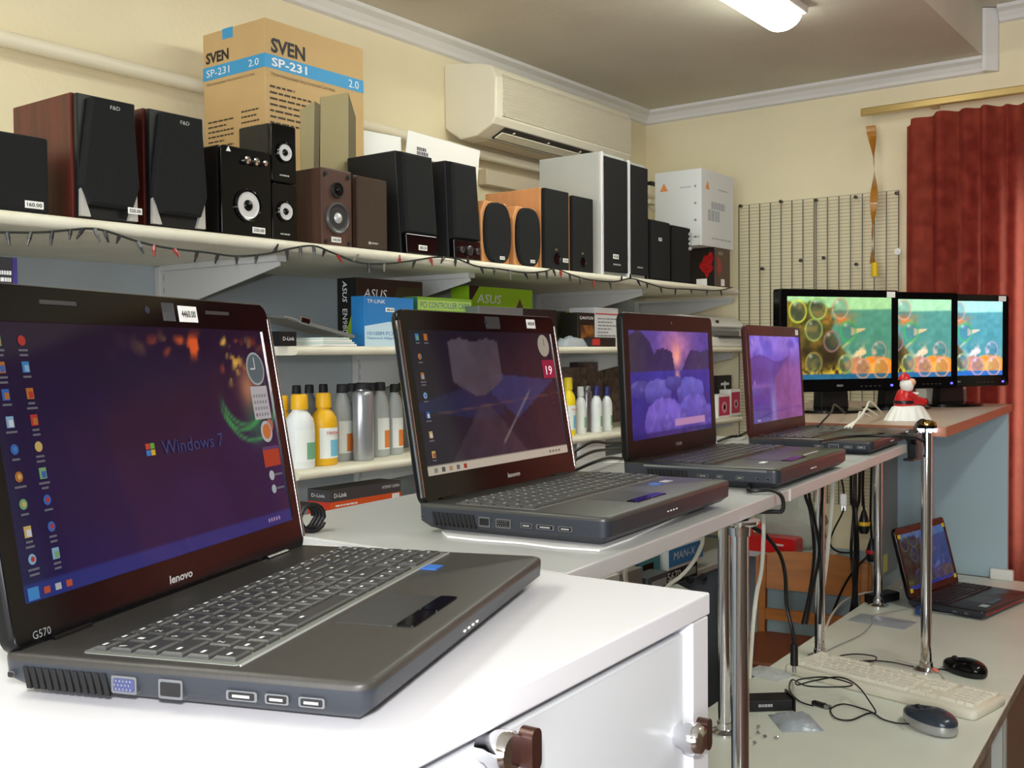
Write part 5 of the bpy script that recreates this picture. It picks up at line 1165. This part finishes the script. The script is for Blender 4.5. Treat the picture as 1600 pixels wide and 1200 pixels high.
part('belt', MB().lathe([(.0262, .043), (.0268, .047), (.0258, .051)], 18, c=(-.012, 0, 0)), black_p, F_, smooth=50)
part('beard', MB().lathe([(.004, .07), (.014, .078), (.018, .09), (.017, .1), (.008, .108)], 16, c=(-.008, -.006, 0)), cer, F_, smooth=60)
part('face', MB().lathe([(.002, .088), (.010, .091), (.0125, .098), (.009, .106), (.001, .108)], 14, c=(-.001, -.013, 0)), mat('skin_glaze', (222, 170, 140), .4), F_, smooth=60)
part('hat', MB().lathe([(.0165, .104), (.015, .110), (.010, .117), (.003, .122)], 16, c=(-.012, -.002, 0)), redc, F_, smooth=50)
for k, x in enumerate((.012, .034)):
    part('leg', MB().tube([(-.005, -.012+.022*k, .046), (.018, -.014+.022*k, .050), (.040, -.014+.022*k, .046)], [.011, .011, .010], 12), redc, F_, smooth=50)
    part('boot', MB().tube([(.040, -.014+.022*k, .046), (.047, -.014+.022*k, .044)], [.0115, .008], 12), black_p, F_, smooth=50)
    part('arm', MB().tube([(-.012, (-.018 if k == 0 else .018), .07), (.006, (-.02 if k == 0 else .02), .058), (.018, (-.01 if k == 0 else .01), .06)], [.008, .008, .006], 10), redc, F_, smooth=50)
part('open_book', MB().box(.012, .036, -.014, .014, .062, .066), paper, F_, (0, 0, 0), (0, R(-12), 0))
# ------------------------------------------------------------------ clip lamp with lit diodes on the tall pole
C_ = thing('clip_lamp', 'small clip lamp with four lit diodes on top of the chrome pole', 'lamp', (pC.x, pC.y, 1.3185), 0)
part('head', MB().lathe([(.021, .006), (.022, .009), (.02, .015), (.012, .018), (.004, .02)], 24), mat('brass', (186, 150, 80), .15, metal=1), C_, smooth=40)
part('rim', MB().lathe([(.014, 0), (.0225, 0), (.0228, .0062), (.018, .0062)], 24), black_g, C_, smooth=40)
ledm = mat('lit_diode', (240, 245, 255), .3, emit=(225, 235, 255), estr=7)
for k in range(5):
    a = 2*math.pi*k/5+.4
    part('diode', MB().lathe([(.0045, -.0005), (.0045, -.006), (.0025, -.009)], 10, c=(.0185*math.cos(a), .0185*math.sin(a), 0)), ledm, C_, smooth=50)
part('clip', MB().prism([(-.038, -.008), (-.03, .006), (-.005, .012), (.018, .004), (.022, -.018), (.015, -.055), (-.018, -.055), (-.02, -.02)], -.011, .011, 'x'), black_p, C_, (-.012, -.058, -.012), bevel=.003)
part('clip_jaw', MB().box(-.011, .011, -.05, .03, -.067, -.062), black_p, C_, (-.012, -.058, -.002))
part('neck', MB().tube(smoothpath([(-.012, -.058, -.002), (-.010, -.045, .012), (-.005, -.02, .02), (0, 0, .014)]), .004, 8), black_p, C_, smooth=60)
# ------------------------------------------------------------------ on the low tables
def on(px_, py_, z=TZ): return hz(px_, py_, z)
# beige keyboard: corners in the picture
ka = on(1245, 1063); kb_ = on(1505, 1130); kc = on(1545, 1090)
u_ = (kb_-ka); ang = math.degrees(math.atan2(u_.y, u_.x)); KW = .455; KD = .155
mid = (on(1244, 1060)+on(1546, 1092))/2
K = thing('keyboard', 'beige computer keyboard lying on the low table', 'keyboard', (mid.x, mid.y, TZ+.0005), ang)
part('body', rslab(KW, KD, .014, [(0, .004), (.004, .0005), (.012, 0), (.018, .002), (.021, .006)]), beige, K, smooth=45)
KR = [([1, .5, 1, 1, 1, 1, .5, 1, 1, 1, 1, .5, 1, 1, 1, 1, .5, 1, 1, 1], .9), ([.3]*1+[.3], .3), ([1]*13+[2, .5, 1, 1, 1, .5, 1, 1, 1, 1], 1), ([1.5]+[1]*12+[1.5, .5, 1, 1, 1, .5, 1, 1, 1, 1], 1), ([1.8]+[1]*11+[2.2, .5, .5, .5, .5, .5, .5, .5, .5, 1, 1, 1, 1], 1), ([2.3]+[1]*10+[2.7, .5, .5, 1, .5, .5, .5, 1, 1, 1, 1], 1), ([1.3, 1.1, 1.3, 6.3, 1.3, 1.1, 1.1, 1.5, .5, 1, 1, 1, .5, 2, 1, 1], 1)]
keys(K, -KW/2+.014, KW/2-.014, KD/2-.014, .0192, .0205, mat('key_beige', (232, 228, 214), .45), 'each', None, h=.007, rows=KR, gap=.002)
for k in range(3): part('indicator', MB().box(KW*.30+k*.02, KW*.30+k*.02+.005, KD/2-.012, KD/2-.008, .0208, .0216), dark_g, K)
def mouse(label, p_, rz, m1, m2, L=.115, Wd=.062, Hh=.036, wheel=True, zb=.012):
    M_ = thing('computer_mouse', label, 'mouse', (p_.x, p_.y, TZ+.0005), rz)
    def surf(z0, z1, k):
        Ls = []; n = 26
        for j in range(9):
            f_ = j/8; a = f_*math.pi/2; zz = z0+(z1-z0)*math.sin(a); s = math.cos(a)**.55 if j < 8 else .02
            Ls.append([((L/2*s*k)*math.copysign(abs(math.cos(q))**.9, math.cos(q))-.004*f_, Wd/2*s*k*math.sin(q)*(1-.12*math.cos(q)), zz*(1-.22*max(0, math.cos(q))*(f_))) for q in [2*math.pi*i/n for i in range(n)]])
        return MB().loops(Ls)
    part('base', MB().loops([[((L/2*s)*math.cos(q), Wd/2*s*math.sin(q)*(1-.12*math.cos(q)), z) for q in [2*math.pi*i/26 for i in range(26)]] for z, s in ((0, .9), (.004, .98), (.009, 1.0), (zb, 1.0 if zb < .015 else .985))]), m2, M_, smooth=50)
    part('shell', surf(zb+.0001, Hh, 1.0 if zb < .015 else .985), m1, M_, smooth=60)
    if wheel: part('scroll_wheel', MB().cyl((L*.24, -.003, Hh*.74), .008, .006, 14, 'y'), dark_g, M_, smooth=40)
    return M_
silv_m = mat('silver_mouse', (176, 176, 176), .25, metal=.6)
mA = mouse('black computer mouse beside the chrome pole', on(1507, 1052), ang+165, black_g, black_p, wheel=True)
mB = mouse('silver and dark grey computer mouse in front of the keyboard', on(1452, 1138), ang+160, mat('dark_mouse', (58, 66, 78), .2, metal=.3), silv_m, zb=.021, L=.13, Wd=.072, Hh=.042)
def tablecable(name, pts, r, mt, label, z=TZ, k=6): return cable(name, [on(x, y, z+dz) for x, y, dz in pts], r, mt, label, k=k)
cz = .0032
tablecable('mouse_cable', [(1488, 1048, .012), (1462, 1045, cz), (1430, 1042, cz), (1395, 1035, cz), (1362, 1032, cz), (1320, 1034, cz), (1300, 1028, cz+.004), (1335, 1022, cz+.005), (1368, 1026, cz+.006), (1360, 1034, cz+.008), (1318, 1030, cz+.009), (1290, 1024, cz)], .0017, cable_b, 'thin black cable looping from the black mouse behind the keyboard')
tablecable('mouse_cable', [(1420, 1131, .016), (1402, 1130, cz), (1380, 1124, cz), (1360, 1114, cz), (1330, 1125, cz), (1306, 1122, cz), (1298, 1108, cz), (1318, 1100, cz), (1350, 1108, cz), (1368, 1114, cz+.005), (1360, 1098, cz+.02), (1338, 1070, .034), (1310, 1058, .034), (1270, 1064, .032), (1246, 1070, .026), (1248, 1062, .024), (1290, 1058, .035), (1330, 1068, .036), (1318, 1073, .036), (1262, 1072, .035), (1238, 1062, cz), (1234, 1078, cz), (1248, 1095, cz), (1270, 1103, cz+.002)], .0017, cable_b, 'thin black cable tangled over the keyboard from the silver mouse')
pl_ = on(1281, 1104, TZ)
o = thing('cable_plug', 'small dark connector plug lying in front of the keyboard', 'plug', (pl_.x, pl_.y, TZ+.0005), ang-5)
part('plug_body', MB().box(-.018, .014, -.006, .006, 0, .009), black_p, o, bevel=.002); part('plug_tip', MB().box(.014, .026, -.005, .005, .002, .0075), steel, o)
tablecable('white_cable', [(1478, 1064, cz), (1470, 1052, cz), (1455, 1040, cz), (1425, 1035, cz), (1400, 1029, cz)], .0022, cable_w, 'short white cable curling behind the keyboard')
# black bracket and bags at the left of the table
q = on(1190, 1106)
o = thing('drive_caddy', 'black plastic caddy lying on the low table by the pole', 'caddy', (q.x, q.y, TZ+.0005), ang+52)
part('shell', MB().box(-.06, .06, -.026, .026, 0, .024), black_m, o, bevel=.003); part('end_plate', MB().box(.06, .064, -.030, .030, 0, .029), black_p, o); lines_panel(1, silver_p, o, (.0, -.0265, .01), FRONT, .03, .01, .006, 2)
clear = mat('clear_plastic_bag', (226, 232, 236), .1, alpha=.45, bump=.8, bscale=40)
q = on(1243, 1130); bag('small silver packet on the low table beside the black caddy', (q.x, q.y, TZ+.0005), ang+50, .085, .10, .016, seed=5)
q = on(1362, 962); bag('flat silver antistatic bag under the rear chrome pole', (q.x+.045, q.y-.05, TZ+.0005), ang+8, .16, .10, .006, seed=8)
q = on(1236, 1056); bag('small clear plastic bag at the corner of the keyboard', (q.x-.05, q.y-.02, TZ+.0005), ang, .10, .07, .012, clear, seed=9, name='plastic_bag')
for i, (x, y) in enumerate(((1187, 1138), (1192, 1153), (1209, 1156), (1178, 1166), (1188, 1150), (1175, 1156))):
    q = on(x, y); o = part('screw', MB().lathe([(.0015, 0), (.0015, .006), (.0038, .006), (.003, .0085), (.0005, .009)], 8).xf(Matrix.Rotation(R(80), 4, 'X') @ Matrix.Rotation(i, 4, 'Z')), steel, None, (q.x, q.y, TZ+.0042), (0, 0, i*1.1))
    tag(o, 'tiny loose screw on the low table beside the chrome pole', 'screw', 'loose screws')
# adapter, usb plug and cables round laptop 5
q = on(1420, 955); o = thing('power_adapter', 'black power adapter on the low table behind the small laptop', 'adapter', (q.x-.10, q.y+.075, TZ+.0005), 70)
part('brick', MB().box(-.055, .055, -.024, .024, 0, .028), black_p, o, bevel=.005)
part('cord', MB().tube(smoothpath([(.055, 0, .012), (.08, .005, .005), (.1, .03, .003), (.13, .05, .003)]), .0028, 6), cable_b, o, smooth=60)
tablecable('white_cable', [(1408, 918, .02), (1402, 923, cz), (1375, 925, cz+.004), (1345, 928, cz), (1318, 940, cz), (1300, 960, cz), (1288, 985, cz), (1275, 1000, cz), (1262, 1004, cz)], .0035, cable_w, 'thick white cable lying across the low table')
tablecable('grey_cable', [(1490, 960, cz), (1450, 955, cz), (1420, 952, cz), (1400, 955, cz), (1365, 962, .011), (1362, 975, cz), (1345, 992, cz), (1310, 1008, cz), (1290, 1018, cz)], .0015, mat('grey_thin_cable', (150, 152, 150), .4), 'thin grey wire running over the low table')
tablecable('blue_cable', [(1450, 953, .006), (1436, 958, .01), (1434, 950, .012), (1446, 946, .006)], .006, mat('blue_plug', (46, 76, 150), .4), 'short blue plug beside the tall chrome pole')
# ------------------------------------------------------------------ cables hanging under the counters
def hang(name, pts, r, mt, label, k=6, group=None): return cable(name, [Vector(p_) for p_ in pts], r, mt, label, 'cable', group, k)
def vyp(x, y, Y): return tuple(vy(x, y, Y))
hang('white_cable', [(*vyp(1098, 838, 1.75)[:2], BZ-BT), vyp(1098, 838, 1.75), vyp(1095, 855, 1.75), vyp(1083, 878, 1.78), vyp(1064, 900, 1.8), vyp(1042, 917, 1.82), vyp(1030, 940, 1.85)], .004, cable_w, 'white cable hanging below the counter board near the cabinet')
hang('white_cable', [(*vyp(977, 882, 1.5)[:2], BZ-BT), vyp(977, 882, 1.5), vyp(977, 900, 1.5), vyp(981, 920, 1.5), vyp(990, 950, 1.5)], .004, cable_w, 'short white cable dropping behind the cabinet corner')
hang('white_cable', [(*vyp(1193, 796, 1.86)[:2], BZ-BT), vyp(1193, 804, 1.86), vyp(1193, 840, 1.86), vyp(1190, 890, 1.86), vyp(1182, 930, 1.86), vyp(1176, 985, 1.86), vyp(1171, 1060, 1.86)], .0042, cable_w, 'thick white cable hanging beside the front pole')
hang('black_cable', [(*vyp(1168, 806, 2.0)[:2], BZ-BT), vyp(1170, 812, 2.0), vyp(1195, 835, 2.02), vyp(1218, 865, 2.05), vyp(1227, 900, 2.08), vyp(1229, 945, 2.1), vyp(1238, 985, 2.1), vyp(1241, 1010, 2.12)], .0042, cable_b, 'black cable curving down in front of the wooden chair')
o = thing('cable_connector', 'black inline connector hanging at the end of the black cable', 'connector', vyp(1241, 1010, 2.12), 0)
part('connector_body', MB().cyl((0, 0, -.04), .008, .045, 12), black_p, o, smooth=40); part('connector_tip', MB().cyl((0, 0, -.055), .004, .016, 10), steel, o, smooth=40)
hang('white_cable', [vyp(1302, 750, 2.75), vyp(1299, 800, 2.78), vyp(1294, 850, 2.8), vyp(1290, 890, 2.82), vyp(1285, 925, 2.84), vyp(1276, 990, 2.8)], .0062, cable_w, 'thick white cable hanging next to the pole in front of the chair')
hang('usb_cable', [vyp(1314, 745, 2.9), vyp(1318, 765, 2.9), vyp(1318, 790, 2.9), vyp(1316, 802, 2.9), vyp(1302, 830, 2.92), vyp(1297, 850, 2.95), vyp(1310, 862, 2.95), vyp(1335, 864, 2.95)], .0028, cable_b, 'dark usb cable with a white plug under the desk')
o = thing('usb_plug', 'white usb plug joined to the dark cable under the desk', 'plug', vyp(1318, 790, 2.9), 20)
part('plug_body', MB().box(-.009, .009, -.004, .004, 0, .034), white_p, o, bevel=.003); part('plug_metal', MB().box(-.006, .006, -.0025, .0025, -.014, 0), steel, o)
for i, (x0, x1, x2, r_) in enumerate(((1330, 1334, 1330, .005), (1336, 1337, 1340, .006), (1343, 1338, 1336, .005), (1258, 1266, 1272, .004), (1264, 1270, 1280, .004), (1285, 1283, 1281, .004))):
    Yc = 3.12+.025*i if i < 3 else 2.30+.03*i
    hang('black_cable', [(*vyp(x0, 735, Yc)[:2], DZ-.0245 if i < 3 else BZ-BT), vyp(x0, 770, Yc), vyp(x1, 800, Yc), vyp(x2, 860, Yc), vyp(x1, 920, Yc), vyp(x0-4, 975, Yc)], r_, cable_b, ['black cable hanging in the thick bundle by the power plugs', 'black cable hanging between the chair and the pole'][i > 2], group='hanging cable bundle')
hang('black_cable', [vyp(1355, 870, 3.2), vyp(1340, 885, 3.2), vyp(1325, 905, 3.2), vyp(1312, 930, 3.2), vyp(1300, 960, 3.2)], .004, cable_b, 'black cable slanting across the chair back')
for i, (x, y, cl, lb) in enumerate(((1350, 818, None, 'black plug with yellow ring hanging under the desk'), (1362, 862, (200, 40, 36), 'black plug with red ring hanging under the desk'))):
    o = thing('power_plug', lb, 'plug', vyp(x, y, 3.18+.07*i), 0)
    part('plug_body', MB().lathe([(.012, -.03), (.016, -.02), (.017, .0), (.012, .02), (.006, .04)], 14), black_p, o, smooth=40); part('ring', MB().lathe([(.0172, -.006), (.0182, -.004), (.0182, .004), (.0172, .006)], 14), mat('ring%d' % i, cl or (226, 180, 40), .4), o, smooth=40)
    part('cord', MB().tube([(0, 0, .04), (-.004, 0, .1), (.002, 0, DZ-.0245-o.location.z)], .004, 6), cable_b, o, smooth=60)
# laptop power leads
ey = hz(1196, 772, BZ).y
cable('power_lead', [hz(1150, 757, BZ+.0045), hz(1172, 758, BZ+.0045), Vector((bx(ey)-.035, ey-.01, BZ+.0045)), Vector((bx(ey)-.006, ey+.004, BZ+.006)), Vector((bx(ey)+.0075, ey+.012, BZ-.004)), Vector((bx(ey)+.0085, ey+.012, BZ-.024)), Vector((bx(ey)-.004, ey+.004, BZ-BT-.0065)), Vector((bx(ey)-.05, ey-.03, BZ-BT-.006))], .0033, cable_b, 'black power lead hanging over the counter edge by the seam')
b = MB(); cc = Vector((-.962, .866, BZ))
pts = []
for k in range(64):
    a = 2*math.pi*k/16; pts.append((.0025*math.floor(k/16)*2-.0+.034*math.cos(a)*.6, .030*math.cos(a)*.5, .030+.026*math.sin(a)))
co = part('coiled_cable', b.tube([(p_[0]+.003*(i/16), p_[1]-.004*(i/16), p_[2]-.0012) for i, p_ in enumerate(pts)], .0046, 8), cable_b, None, (cc.x, cc.y, BZ+.0005), (0, 0, R(35)), smooth=60); co.scale = (.62,)*3
tag(co, 'coiled black power cable standing behind the first laptop', 'cable')
for i, (a, b_) in enumerate((((895, 706), (975, 690)), ((893, 718), (978, 700)), ((905, 726), (972, 716)))):
    pa, pb_ = hz(a[0], a[1], BZ+.02), hz(b_[0], b_[1], BZ+.006)
    cable('power_lead', [Vector((pa.x-.02, pa.y, BZ+.005)), pa.lerp(pb_, .3)+Vector((0, 0, .012-.006*i)), pa.lerp(pb_, .65)+Vector((0, 0, .004)), Vector((pb_.x, pb_.y, BZ+.005))], .0032, cable_b, 'black power lead lying behind the film wrapped laptop', group='leads behind the laptop')
cable('power_lead', [hz(1122, 690, BZ+.008), hz(1140, 683, BZ+.006), hz(1158, 680, BZ+.012), hz(1180, 668, BZ+.014), hz(1178, 676, BZ+.006)], .0035, cable_b, 'black power lead between the islands laptop and the waterfall laptop')
cable('power_lead', [hz(1282, 690, BZ+.045), hz(1330, 682, BZ+.045), hz(1380, 681, BZ+.045), hz(1425, 683, BZ+.045), hz(1444, 690, BZ+.04)], .003, cable_b, 'black lead lying over the waterfall laptop to the clip lamp')
q = hz(966, 722, BZ); o = part('paper_scrap', MB().prism([(-.03, -.02), (.035, -.015), (.01, .03)], 0, .0012, 'z'), paper, None, (q.x, q.y, BZ+.0005), (0, 0, .6)); tag(o, 'small white paper scrap on the counter beside the islands laptop', 'paper')
# things on the desk behind the monitors
for i, (x0, x1, y_, m_) in enumerate(((1320, 1375, 655, cable_w), (1325, 1385, 640, cable_w), (1318, 1370, 648, cable_b), (1330, 1392, 660, cable_w))):
    pa = hz(x0, 668, DZ+.006); pb_ = hz(x1, 655-i*2, DZ+.006)
    if i == 2: pa.x -= .06; pb_.x -= .06
    cable('monitor_lead', [pa, pa.lerp(pb_, .25)+Vector((0, .02, .012+.007*i)), pa.lerp(pb_, .65)+Vector((-.03, .03, .022+.007*i)), pb_+Vector((-.03, .02, .004))], .0026, m_, ['white lead arching behind the reef monitor stand', 'black lead arching behind the reef monitor stand'][m_ is cable_b], group='leads behind the monitors')
W = .16; q = vy(1540, 612, 3.9)
o = thing('white_device_box', 'white and grey box standing behind the bluish monitor', 'box', (-.86, 3.56, DZ+.0005), 57)
part('case', MB().box(-.02, .15, .115, .165, 0, .056), mat('off_white_case', (206, 206, 198), .5), o, bevel=.003)
part('grey_front', MB().box(.05, .148, .1135, .115, .004, .05), mat('mottled_grey', (150, 150, 148), .5, noise=.4, scale=60), o)
# ------------------------------------------------------------------ clutter on the low counter (seen under the board)
LC = .72
def lc(label, x0, x1, yt, yb, X, D, mt, name='product_box', rz=90, cat='box', zb=LC):
    a = vx(x0, yb, X); b_ = vx(x1, yb, X); H = vx((x0+x1)/2, yt, X).z-zb
    t = thing(name, label, cat, (X-D/2, (a.y+b_.y)/2, zb+.0005), rz)
    W = b_.y-a.y
    part('box', MB().box(-W/2, W/2, -D/2, D/2, 0, H), mt, t, bevel=.002); return t, W, H, D
t, W, H, D = lc('black printed box with a white sticker on the low counter', 1042, 1090, 886, 912, -1.66, .14, black_m)
text('5670', W*.42, .028, ink_w, t, (-W*.27, -D/2-.001, H*.62)); panel('sticker', W*.38, H*.5, mat('grey_sticker', (150, 156, 158), .5), t, (W*.24, -D/2-.0004, H*.5)); lines_panel(1, ink_w, t, (-W*.28, -D/2-.001, H*.28), FRONT, W*.3, .01, .01, 3)
zz = LC+H+.001
t, W, H, D = lc('white and blue box lying on the black printed box', 1045, 1098, 850, 884, -1.66, .18, mat('white_blue_card', (220, 222, 224), .5), zb=zz)
panel('blue_side', W, H*.8, mat('blue_side_print', (52, 130, 190), .5), t, (0, -D/2-.0002, H*.55)); text('MAN-X', W*.62, .026, ink_w, t, (-W*.05, -D/2-.001, H*.6), FRONT, .2)
zz2 = zz+H+.001
t, W, H, D = lc('dark box on top of the white and blue box', 1060, 1110, 832, 850, -1.68, .14, mat('dark_clutter', (48, 44, 44), .5), zb=zz2)
t, W, H, D = lc('teal box with a dark window on the low counter', 1000, 1032, 872, 912, -1.68, .10, mat('teal_card', (62, 128, 140), .5))
panel('window', W*.5, H*.45, black_g, t, (-W*.1, -D/2-.0004, H*.62))
t, W, H, D = lc('small blue box beside the teal box', 974, 997, 880, 912, -1.68, .08, mat('blue_card_dark', (44, 70, 130), .5))
t, W, H, D = lc('grey device with a silver badge on the low counter', 1012, 1044, 898, 921, -1.595, .065, mat('dark_slate', (84, 88, 92), .45), 'device', cat='device')
panel('badge', W*.7, H*.28, silver_p, t, (W*.05, -D/2-.0005, H*.65))
t, W, H, D = lc('small grey gadget by the cabinet edge on the low counter', 968, 1004, 892, 914, -1.595, .065, mat('warm_grey_plastic', (126, 122, 116), .5), 'device', cat='device')
t, W, H, D = lc('thin pale box behind the cabinet edge on the low counter', 934, 968, 902, 914, -1.595, .065, mat('pale_box', (214, 214, 206), .5)); panel('red_end', W*.12, H*.9, mat('red_card', (190, 50, 44), .5), t, (-W*.44, -D/2-.0004, H/2))
# headphones
q = vx(1085, 905, -1.66)
hp_ = thing('headphones', 'black headphones lying on the low counter', 'headphones', (-1.615, vx(1088, 908, -1.615).y, LC+.0005), 70); hp_.scale = (.42,)*3
part('headband', MB().tube([(.075*math.cos(a), .085*math.sin(a), .014+.004*math.sin(a)) for a in [math.pi*k/16 for k in range(17)]], .006, 8), black_p, hp_, smooth=60)
for sx in (-1, 1): part('ear_cup', MB().cyl((sx*.075-.012, -.004, .032), .032, .024, 18, 'x'), black_m, hp_, smooth=40, bevel=.003)
for sx in (-1, 1): part('ear_pad', MB().cyl((sx*.061-.007, -.004, .032), .026, .014, 18, 'x'), dark_g, hp_, smooth=40)
# red tool case behind the chair
q0 = vx(1175, 876, -1.61); q1 = vx(1240, 876, -1.61)
rt_ = thing('red_tool_case', 'glossy red plastic tool case behind the chair', 'tool case', (-1.625, 3.905, LC+.0005), 0)
H = .06
rm = mat('red_plastic', (206, 34, 34), .25)
part('case', MB().prism([(x, z+H/2) for x, z in rrect(.21, H, .015, 4)], -.04, .04, 'y'), rm, rt_, smooth=40); part('latch', MB().box(.02, .06, -.046, -.04, H*.5, H*.62), mat('pale_latch', (230, 200, 196), .4), rt_)
part('handle', MB().tube(smoothpath([(-.09, 0, H-.005), (-.09, 0, H+.04), (-.06, 0, H+.045), (-.045, 0, H-.005)]), .008, 8), rm, rt_, smooth=60)
# clear plastic sack and pale sheet near the corner
sk = thing('plastic_sack', 'crumpled clear plastic sack behind the chair', 'sack', (-1.60, 4.01, LC+.0005), 0)
rnd = random.Random(5); Ls = []
hz_ = .22
for j in range(9):
    f_ = j/8; rr = (.17*math.sin(math.pi*(.18+.72*f_))+.01)
    Ls.append([(rr*.85*math.cos(a)*(1+rnd.uniform(-.12, .12)), rr*.28*math.sin(a)*(1+rnd.uniform(-.12, .12)), f_*hz_) for a in [2*math.pi*k/18 for k in range(18)]])
part('sack', MB().loops(Ls), mat('cloudy_plastic', (196, 200, 190), .25, alpha=.75, bump=1, bscale=18), sk, smooth=70)
part('knot', MB().lathe([(.012, hz_-.01), (.02, hz_+.01), (.006, hz_+.03)], 10), MATS['cloudy_plastic'], sk, smooth=60)
s0 = vy(1242, 772, WB-.045); s1 = vy(1262, 862, WB-.045)
sh2 = part('pale_board', MB().prism([(s0.x-.02, .0), (s0.x+.10, 0), (s0.x+.06, s0.z-.722), (s0.x-.04, s0.z-.722)], WB-.05, WB-.044, 'y'), mat('pale_card_board', (226, 214, 184), .7))
sh2.location.z = .0; tag(sh2, 'pale cream board leaning against the far wall', 'board')
